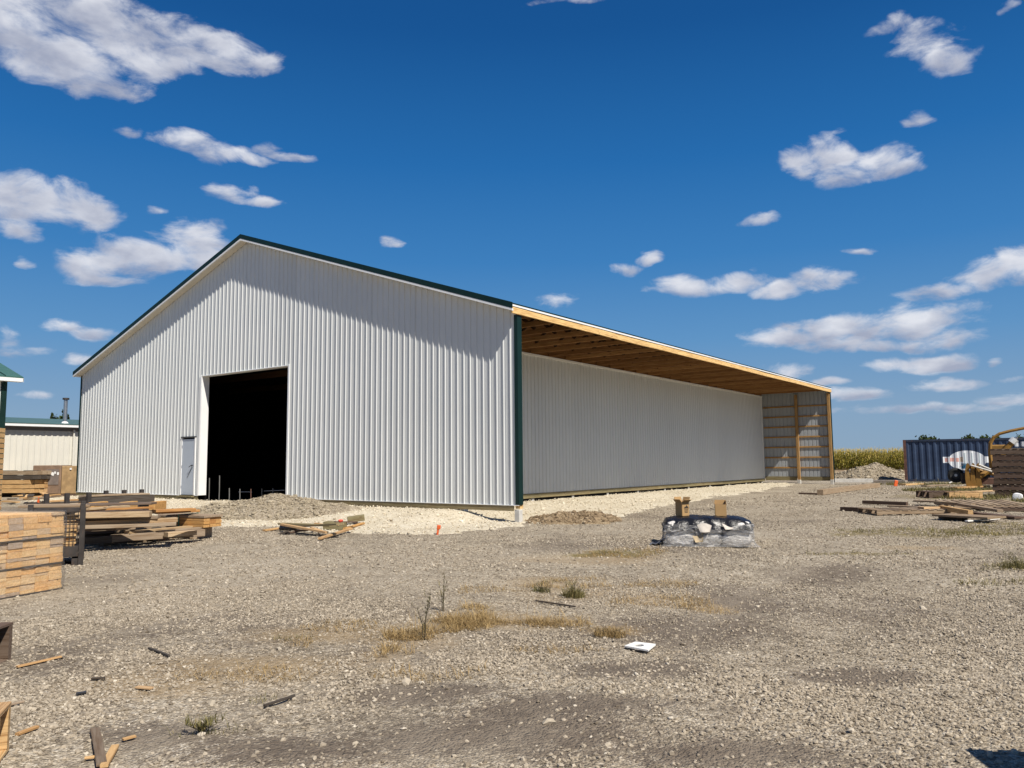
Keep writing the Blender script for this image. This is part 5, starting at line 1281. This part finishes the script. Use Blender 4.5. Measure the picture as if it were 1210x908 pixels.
# ------------------------------------------------------------------ white board with a hole on the ground
def plate():
    P = W(757, 768); V = []; F = []
    quad = [W(738, 767.3), W(766, 774), W(775, 766.5), W(751, 763)]; c = sum((Vector(q) for q in quad), Vector())/4
    n = 16; out = []; inn = []
    for k in range(n):
        f_ = k/n*4; i = int(f_); p = Vector(quad[i]).lerp(Vector(quad[(i+1) % 4]), f_-i); out.append(p-c)
        dr = (p-c).normalized(); inn.append(dr*.045)
    m_ = []
    for z in (.035, .022):
        V += [(p.x, p.y, z) for p in out]; V += [(p.x-.015, p.y-.01, z) for p in inn]
    for k in range(n):
        j = (k+1) % n; F += [(k, j, n+j, n+k), (2*n+k, 3*n+k, 3*n+j, 2*n+j), (k, 2*n+k, 2*n+j, j), (n+k, n+j, 3*n+j, 3*n+k)]
    tag(ob('white_board', mesh_py('plate', V, F), M_BOARDW, None, c), 'small square white board with a round hole lying on bare soil', 'board')
plate()

# ------------------------------------------------------------------ right side: boards, pallets, stack, machine
def rb(l, h, w, t_, mat, label, group='old boards and pallets on the right'):
    (x0, y0), (x1, y1) = l
    return lay('board', label, W(x0, y0, h), W(x1, y1, h), w, t_, mat, group)
lay('timber', 'long treated timber lying near the far bay post', W(969, 582, .12), W(1037, 573.5, .12), .25, .22, M_GREYW, None, 'timber')
lay('timber', 'thin dark board left of the long treated timber', W(945, 583, .04), W(972, 584, .04), .2, .06, M_BROWNW, None, 'timber')
lay('concrete_beam', 'pale concrete beam on the ground behind the far bay post', W(986, 568, .22), W(1031, 568, .22), .5, .2, M_CONC, None, 'beam')
lay('concrete_beam', 'second flat grey slab beyond the pale concrete beam', W(1032, 569.5, .12), W(1071, 569.8, .12), .6, .2, m_paint('old_concrete', (0.30, 0.26, 0.22), .9, .15), None, 'slab')
for k in range(4): tag(ob('prop_block', boxm(.3, .3, .16), M_BLACK, None, W(989+11*k, 569.5)+Vector((0, 0, .07)), (0, 0, VIEW)), ['leftmost dark block propping up the pale concrete beam', 'second dark block from the left under the pale concrete beam', 'third dark block from the left under the pale concrete beam', 'rightmost dark block propping up the pale concrete beam'][k], 'block', 'blocks under the concrete beam')
rb(((994.5, 601.5), (1062, 604.5)), .06, .14, .12, M_BROWNW, 'dark brown beam at the left tip of the board pile')
rb(((1020, 593.5), (1072, 595.5)), .08, .14, .11, M_BROWNW, 'brown beam behind, second row of the board pile')
rb(((1050, 598), (1090, 599.5)), .12, .2, .05, M_GREYW, 'grey plank across the middle of the board pile')
rb(((1088, 600.5), (1118, 600)), .16, .22, .06, M_PINE, 'yellowish short plank in the middle of the board pile')
rb(((1112, 600), (1147, 606)), .16, .12, .12, M_PINE, 'pale squared beam end pointing at the viewer in the board pile')
rb(((1106, 594), (1150, 597)), .25, .16, .08, M_GREYW, 'grey board on top of the board pile')
rb(((1134, 596.5), (1182, 604)), .24, .14, .07, M_GREYW, 'long grey board slanting down to the right on the pile')
rb(((1112, 608.5), (1178, 612)), .12, .7, .05, M_GREYW, 'wide grey sheet board at the front right of the pile')
rb(((1112, 610.5), (1140, 613.5)), .06, .16, .10, M_DARKB, 'dark broken beam under the wide grey sheet board')
rb(((1142, 616), (1180, 613)), .05, .08, .03, M_BOARDW, 'thin white strip at the front of the board pile')
rb(((1084, 592), (1120, 593.5)), .14, .5, .05, M_GREYW, 'pale grey panel behind the board pile')
rb(((1145, 606), (1205, 612)), .05, .3, .05, M_BROWNW, 'brown board at the right end of the pile')
pallet('flat grey slatted pallet at the front of the board pile', W(1078, 607), VIEW+.05, 2.6, 1.1, .14, M_GREYW, 11)
pallet('slatted pallet lying tilted at the right of the board pile', W(1158, 603)+Vector((0, 0, .1)), VIEW-.1, 2.0, 1.3, .14, M_GREYW, 9, tilt=(.05, .0))
pallet('yellowish pallet standing behind the board pile', W(1133, 588.5), VIEW, 1.25, 1.0, .24, M_PINE, 6)
pallet('dark brown pallet left of the yellowish pallet', W(1107, 588), VIEW, 1.1, 1.0, .24, M_BROWNW, 6)
for k in range(2): pallet(['low brown pallet at the far right of the pile', 'second low brown pallet at the far right of the pile'][k], W(1193-14*k, 604-2*k), VIEW-.15, 1.1, .9, .13, M_BROWNW, 6)
# stacked brown skids at the right edge
P = W(1180, 590); 
c_ = AT(1175, 588, 30.2); gz_ = float(ground(c_.x, c_.y)); rz_ = VIEW-.62
first = None; H_ = .225
ordn = ['lowest', 'second', 'third', 'fourth', 'fifth', 'sixth', 'seventh', 'topmost']
for k in range(8):
    ctr = Vector((c_.x, c_.y, 0))+Vector((math.cos(rz_), math.sin(rz_), 0))*(1.05+random.uniform(-.04, .04))+Vector((-math.sin(rz_), math.cos(rz_), 0))*.6
    lab = f'{ordn[k]} dark brown skid of the tall stack at the right edge' if k in (0, 7) else f'{ordn[k]} dark brown skid from the bottom of the tall stack at the right edge'
    loc = (ctr.x, ctr.y, gz_+k*(H_+.004))
    if first is None: first = pallet(lab, loc, rz_, 2.1, 1.2, H_, M_BROWNW, 9, 'stacked brown skids')
    else: dup(first, loc, rz_+random.uniform(-.02, .02), lab)
def machine():
    c = AT(1176, 572, 37.0); g_ = float(ground(c.x, c.y)); rot = VIEW-.5
    root = thing('yellow_digger', 'old yellow digging machine with a curved boom behind the brown skids', 'digger', (c.x, c.y, g_), rot)
    s_ = 37.0/FPX                                            # metres per photo pixel at that distance
    def at(px, py, y=0): return Vector(((px-1176)*s_, y, (572-py)*s_+.0+(c.z-g_)))
    mb = MB()
    pts = [at(1174, 556), at(1173, 535), at(1174, 524), at(1177.5, 517.5), at(1184, 513), at(1195, 510), at(1212, 506.5), at(1228, 504)]
    for a, b_ in zip(pts[:-1], pts[1:]): pass
    mb.tube(pts, [.13, .10, .09, .085, .08, .08, .075, .07], 6)
    ob('boom', mb.mesh('boom'), M_YELLOW, root)
    ob('hull', MB().box(at(1174, 556, .1), at(1230, 530, 1.3), .06).mesh('hull'), M_STEEL, root)
    ob('hood', MB().box(at(1174.5, 533, -.05), at(1190, 526, .7), .05).mesh('hood'), M_YELLOW, root)
    cy = ob('hydraulic_cylinder', MB().tube([at(1184, 538, -.2), at(1196, 523, -.2)], .13, 10).mesh('cyl'), M_YELLOW, root)
    ob('rod', MB().tube([at(1196, 523, -.2), at(1201, 517.5, -.2)], .06, 8).mesh('rod'), M_CHROME, cy); ob('cap', MB().tube([at(1195, 524, -.2), at(1199, 519.5, -.2)], .17, 10).mesh('cap'), M_TRIMW, cy)
    # ribbed digging head
    for k, px in enumerate((1146, 1151.5, 1157)):
        V = []; prof = [(0, 575), (-1, 566), (-.5, 556), (2, 549), (5, 547), (8, 550), (6, 556), (7, 566), (9, 574)]
        mbk = MB(); n = len(prof); y0, y1 = -.5+.04*k, -.3+.04*k+.25*(k % 2)
        V = [at(px+q*.62, z, y0) for q, z in prof]+[at(px+q*.62, z, y1) for q, z in prof]
        F = [tuple(range(n))[::-1], tuple(range(n, 2*n))]+[(i, (i+1) % n, n+(i+1) % n, n+i) for i in range(n)]
        ob('blade_plate', mesh_py('bp', V, F), M_YELLOW, root)
    hood = [at(1147+9*math.sin(a), 556-9*math.cos(a)+2, 0) for a in np.linspace(-.9, 1.7, 9)]
    ob('hood', mesh_py('hd', [p+Vector((0, y, 0)) for p in hood for y in (-.45, .55)]+[p*.97+Vector((.1, y, 0)) for p in hood for y in (-.45, .55)], [(2*i, 2*i+2, 2*i+3, 2*i+1) for i in range(8)]+[(18+2*i, 19+2*i, 21+2*i, 20+2*i) for i in range(8)]), M_YELLOW, root)
    ob('engine', MB().box(at(1150, 570, .2), at(1172, 557, .9), .08).box(at(1155, 558, .3), at(1166, 552, .8), .05).mesh('engine'), M_BLACK, root)
    ob('frame', MB().box(at(1141, 572, -.3), at(1147, 559, .3), .03).mesh('frame'), M_STEEL, root)
    ob('frame', MB().tube([at(1157, 566, -.2), at(1176, 552, .1)], .12, 6).tube([at(1150, 552, 0), at(1178, 562, .2)], .08, 6).mesh('frame2'), M_YELLOW, root)
    ob('arm', MB().tube([at(1152, 550, -.55), at(1175, 558, -.5)], .05, 6).mesh('arm'), M_CONC, root); ob('arm', MB().tube([at(1160, 549, -.4), at(1172, 555, -.3)], .05, 6).mesh('arm2'), M_CONC, root)
    for (px, py, y) in ((1136, 562, .3), (1205, 560, -.1)):
        cc = at(px, py, y); ring = [cc+Vector((math.cos(2*PI*i/20)*.25, 0, math.sin(2*PI*i/20)*.25)) for i in range(21)]
        wh = ob('wheel', MB().tube(ring, .11, 8, False).mesh('tyre'), M_RUBBER, root); ob('rim', MB().tube([cc+Vector((0, -.06, 0)), cc+Vector((0, .06, 0))], .17, 14).mesh('rim'), M_BLACK, wh)
        ob('hub', MB().tube([cc+Vector((0, -.12, 0)), cc+Vector((0, .0, 0))], .07, 10).mesh('hub'), M_CHROME, wh)
    ob('rear_box', MB().box(at(1160, 573, .1), at(1182, 565, .9), .03).mesh('rb'), M_RUST, root)
machine()
for l, lab in ((((1122, 572.5), (1136, 567)), 'pale stick leaning left of the digger wheel'), (((1136, 567.5), (1145, 574)), 'pale stick propped against the digger frame')):
    P0, P1 = W(l[0][0], 575), W(l[1][0], 575); 
    k_ = (P0-Vector(CAM)).length/FPX; P0 = P0+Vector((0, 0, (575-l[0][1])*k_+.05)); P1 = P1+Vector((0, 0, (575-l[1][1])*k_+.05))
    lay('stick', lab, P0, P1, .09, .05, M_BOARDW, 'pale sticks by the digger', 'stick')
rb(((1127, 577), (1166, 574.5)), .1, .3, .08, M_PINE, 'long pale plank on the grass in front of the digger', 'planks in front of the container')
rb(((1066, 573), (1088, 572)), .05, .4, .08, M_PINE, 'short pale plank in front of the container left end', 'planks in front of the container')
rb(((1092, 574.5), (1120, 573)), .05, .3, .06, M_GREYW, 'grey plank in front of the middle of the container', 'planks in front of the container')
rb(((1150, 581), (1176, 580)), .05, .2, .05, M_PINE, 'thin pale plank near the foot of the brown skids', 'planks in front of the container')
P = W(1203, 592); tag(ob('white_jug', blob_bag(.30, .26, .28, 2), M_TRIMW, None, P+Vector((0, 0, .12))), 'white plastic jug on the weeds at the right edge', 'jug')

# ------------------------------------------------------------------ bottom left: old pallet ends, sticks, small debris
def near_pallets():
    P = W(-60, 792); pallet('weathered pallet poking in at the left edge, above the other', P, VIEW+.05, .62, .55, .30, M_BROWNW, 4)
    P = W(-72, 915); pallet('tan pallet corner at the bottom left', P, VIEW+.35, .5, .5, .26, M_PINE, 4)
near_pallets()
deb = [((20, 788), (72, 776), .035, .012, M_PINE, 'long splinter of pale wood near the left edge'), ((90, 820), (102, 818), .03, .012, M_BLACK, 'small black plastic strip on the gravel'), ((108, 802), (124, 801), .02, .012, M_DARKB, 'dark twig on the gravel by the yellow chip'),
       ((162, 812), (179, 813.5), .04, .012, M_PINE, 'yellow wood chip on the gravel'), ((112, 862), (120, 903), .05, .02, M_GREYW, 'grey stick pointing at the viewer, bottom left'), ((123, 905), (136, 882), .04, .02, M_PINE, 'yellow split stick beside the grey stick'),
       ((100, 896), (124, 893), .02, .012, M_PINE, 'thin pale splinter crossing the grey stick'), ((20, 868), (44, 859), .03, .015, M_PINE, 'pale splinter beside the tan pallet corner'), ((176, 766), (200, 775), .02, .015, M_DARKB, 'dark twig on the gravel left of the straw'), ((145, 874), (160, 870), .03, .01, M_PINE, 'small yellow chip right of the grey stick'),
       ((312, 834), (348, 822), .018, .014, M_DARKB, 'dark twig in front of the dry weeds'), ((633, 710), (680, 717), .02, .015, M_DARKB, 'dark twig left of the green clump'), ((0, 836), (28, 829), .02, .012, M_GREYW, 'thin grey stick at the left edge')]
for k, (a, b_, w_, h_, m_, lab) in enumerate(deb):
    lay('stick', lab, W(*a, h_/2+.012), W(*b_, h_/2+.014), w_, h_, m_, 'sticks and splinters on the gravel', 'stick')
# a handful of larger stones
big = [(588, 731), (480, 808), (250, 833), (238, 870), (1006, 866), (648, 855), (1170, 895), (900, 690), (1090, 720), (330, 768)]
for k, (px, py) in enumerate(big):
    P = W(px, py); tag(ob('stone', stones_mesh('stone', np.array([[0, 0, .010]]), np.array([.024+.006*(k % 3)]), tint=np.array([.66+.03*(k % 5)])), M_STONE, None, P), ['pale round stone at the end of the straw ridge', 'white stone below the tall weed', 'pale stone left of the dark twig', 'flat stone near the bottom left', 'pale stone on the coarse gravel bottom right', 'grey stone near the bottom middle', 'light stone beside the shadow at bottom right', 'stone right of the straw patch', 'stone on the gravel at the right', 'pale stone left of the tall weed'][k], 'stone', 'larger stones on the yard')

# ------------------------------------------------------------------ dry grass and weeds
def blades(P, L, lean, wdt, tint):
    n = len(P); a = rng.uniform(0, 2*PI, n); ca, sa = np.cos(a), np.sin(a); pr = np.stack([-sa, ca, np.zeros(n)], -1)*wdt
    mid = P+np.stack([ca*L*lean*.4, sa*L*lean*.4, L*np.sqrt(np.clip(1-lean**2*.85, 0.03, 1))*.6], -1); tip = P+np.stack([ca*L*lean, sa*L*lean, L*np.sqrt(np.clip(1-lean**2, 0.01, 1))*.85], -1)
    V = np.stack([P-pr, P+pr, mid+pr*.7, mid-pr*.7, tip+pr*.15, tip-pr*.15], 1).reshape(-1, 3)
    b = (np.arange(n)*6)[:, None]; F = np.concatenate([b+np.array([[0, 1, 2, 3]]), b+np.array([[3, 2, 4, 5]])], 0)
    return V, F, np.repeat(tint, 6)
def grass(name, label, spots, dens, L0, lean0, mat, tint0, wdt=.0022, cat='grass'):
    Ps = []
    for (px, py, rw, rd) in spots:
        c = W(px, py); n = int(dens*rw*rd*3); a = rng.uniform(0, 2*PI, n); q = np.sqrt(rng.uniform(0, 1, n)); u = rw*q*np.cos(a); v = rd*q*np.sin(a)
        x = c.x+u*math.cos(VIEW)-v*math.sin(VIEW); y = c.y+u*math.sin(VIEW)+v*math.cos(VIEW)
        k = fbm(x*3, y*3, 91, 3) > .46; Ps.append(np.stack([x[k], y[k], ground(x[k], y[k])], -1))
    P = np.concatenate(Ps); n = len(P)
    V, F, T = blades(P, L0*rng.lognormal(0, .4, n), np.clip(rng.normal(lean0, .18, n), .05, .99), wdt, np.clip(rng.normal(tint0, .22, n), 0, 1))
    tag(ob(name, mesh_np(name, V, F, dict(tint=T)), mat), label, cat, kind='stuff')
grass('dry_grass', 'flattened tan straw in front of the tall weed', [(490, 752, .34, .30), (525, 742, .36, .30), (548, 738, .30, .34), (455, 772, .24, .16), (610, 737, .45, .09), (560, 733, .22, .3), (560, 722, .2, .25), (470, 760, .5, .3), (660, 738, .35, .15)], 3000, .12, .97, M_STRAW, .5)
grass('dry_grass', 'thin dry straw scattered around the soil patch', [(720, 748, .30, .20), (500, 800, .5, .2), (420, 740, .6, .25), (590, 700, .5, .5), (660, 770, .4, .15), (780, 715, .6, .4), (840, 720, .35, .28), (690, 690, .55, .5), (640, 692, .35, .4), (780, 690, .5, .5), (300, 792, .7, .3), (380, 760, .4, .2), (740, 655, .9, .6)], 1000, .08, .94, M_STRAW, .42)
grass('dry_grass', 'sparse olive weeds in front of the board pile on the right', [(1080, 628, 1.8, .5), (1150, 632, 1.4, .5), (1010, 655, .8, .3), (1195, 672, .5, .3), (1170, 690, .5, .2), (1190, 625, 1.0, .6)], 500, .075, .72, M_WEED, .62, .004)
grass('weed_cover', 'olive weeds around the foot of the brown skids', [(1190, 593, 1.6, 1.0), (1150, 588, 1.5, 1.0), (1200, 600, 1.2, .8), (1120, 580, 2.0, 1.5), (1085, 573, 2.5, 1.0)], 420, .15, .72, M_WEED, .45, .010)
grass('weed_cover', 'small olive weeds scattered by the bare soil at bottom left', [(240, 865, .25, .10), (320, 830, .2, .08), (345, 755, .2, .1), (430, 757, .15, .1), (655, 690, .25, .2), (715, 655, .5, .2)], 1200, .05, .6, M_WEED, .45)
M_STEM = m_paint('dry_stem', (0.075, 0.06, 0.035), .85, .2, 12)
def weed(label, px, py, h, spread, n, mat, tintv, leafL, seed, group='weeds in the gravel', stems=5, tuft=0):
    P = W(px, py); root = thing('weed', label, 'weed', P, 0, group); rr = np.random.default_rng(seed); mb = MB(); tips = []
    for k in range(stems):
        a = rr.uniform(0, 2*PI); s_ = spread*rr.uniform(.15, 1); hh = h*rr.uniform(.65, 1)
        p = [(0.01*math.cos(a), .01*math.sin(a), 0), (s_*.25*math.cos(a), s_*.25*math.sin(a), hh*.5), (s_*math.cos(a), s_*math.sin(a), hh)]; mb.tube(p, [.0042, .003, .0012], 5); 
        for f_ in np.linspace(.25, 1, max(2, n//stems)):
            q = np.array(p[1])*(1-abs(2*f_-1))+np.array(p[2])*max(0, 2*f_-1); tips.append(q if f_ > .5 else np.array(p[1])*f_*2)
            if rr.uniform() < .5:
                a2 = rr.uniform(0, 2*PI); e = q+np.array([math.cos(a2), math.sin(a2), .8])*h*.12; mb.tube([tuple(q), tuple(e)], [.002, .0008], 4); tips.append(e)
    ob('stem', mb.mesh('stem'), M_STEM, root); T = np.array(tips)
    V, F, t_ = blades(np.repeat(T, 3, 0), leafL*rr.uniform(.6, 1.3, len(T)*3), rr.uniform(.3, .95, len(T)*3), .0028, np.clip(rr.normal(tintv, .2, len(T)*3), 0, 1))
    ob('foliage', mesh_np('foliage', V, F, dict(tint=t_)), mat, root)
    if tuft:
        a = rr.uniform(0, 2*PI, tuft); q = spread*np.sqrt(rr.uniform(0, 1, tuft))*.8; Pt = np.stack([q*np.cos(a), q*np.sin(a)*.8, np.zeros(tuft)], -1)
        V, F, t_ = blades(Pt, h*rr.uniform(.45, 1.1, tuft), np.clip(rr.normal(.62, .22, tuft), .1, .98), .0028, np.clip(rr.normal(tintv, .22, tuft), 0, 1))
        ob('tuft', mesh_np('tuft', V, F, dict(tint=t_)), mat, root)
weed('tall thin dark weed standing in the flattened straw', 501, 757, .42, .16, 40, M_WEED, .1, .03, 3, stems=4)
weed('slender green weed behind the tall dark weed', 523, 722, .34, .07, 18, M_WEED, .5, .07, 4, stems=3)
weed('bushy olive-green clump in the gravel right of centre', 678, 706, .15, .17, 24, M_WEED, .65, .06, 5, stems=8, tuft=420)
weed('low brown weed left of the olive clump', 640, 700, .11, .15, 16, M_WEED, .3, .04, 6, stems=6, tuft=160)
weed('low tan tuft left of the white board', 720, 752, .10, .20, 10, M_STRAW, .3, .05, 7, stems=4, tuft=420)
weed('small green weed at the far right on the gravel', 1203, 672, .20, .24, 24, M_WEED, .5, .06, 8, stems=6, tuft=300)
weed('low leafy weed left of the dark twig at bottom left', 238, 868, .07, .14, 40, M_WEED, .5, .07, 9, stems=8)

# ------------------------------------------------------------------ unseen pallet stack added to cast the shadow in the bottom right corner
P = np.array([11.36, -11.77]); h_ = 1.05; off = SUN_D[:2]/SUN_D[2]*h_
q_ = P+off; rz = VIEW-.12
ctr = Vector((q_[0], q_[1], 0))+Vector((math.cos(rz), math.sin(rz), 0))*.62+Vector((math.sin(rz), -math.cos(rz), 0))*.52
gz_ = float(ground(ctr.x, ctr.y)); ft = None
for k in range(7):
    lab = f'{["lowest", "second", "third", "fourth", "fifth", "sixth", "topmost"][k]} grey pallet of the unseen stack added outside the right edge for its shadow'
    if ft is None: ft = pallet(lab, (ctr.x, ctr.y, gz_), rz, 1.2, 1.0, .145, M_GREYW, 8, 'unseen pallets added for their shadow')
    else: dup(ft, (ctr.x, ctr.y, gz_+k*.149), rz, lab)
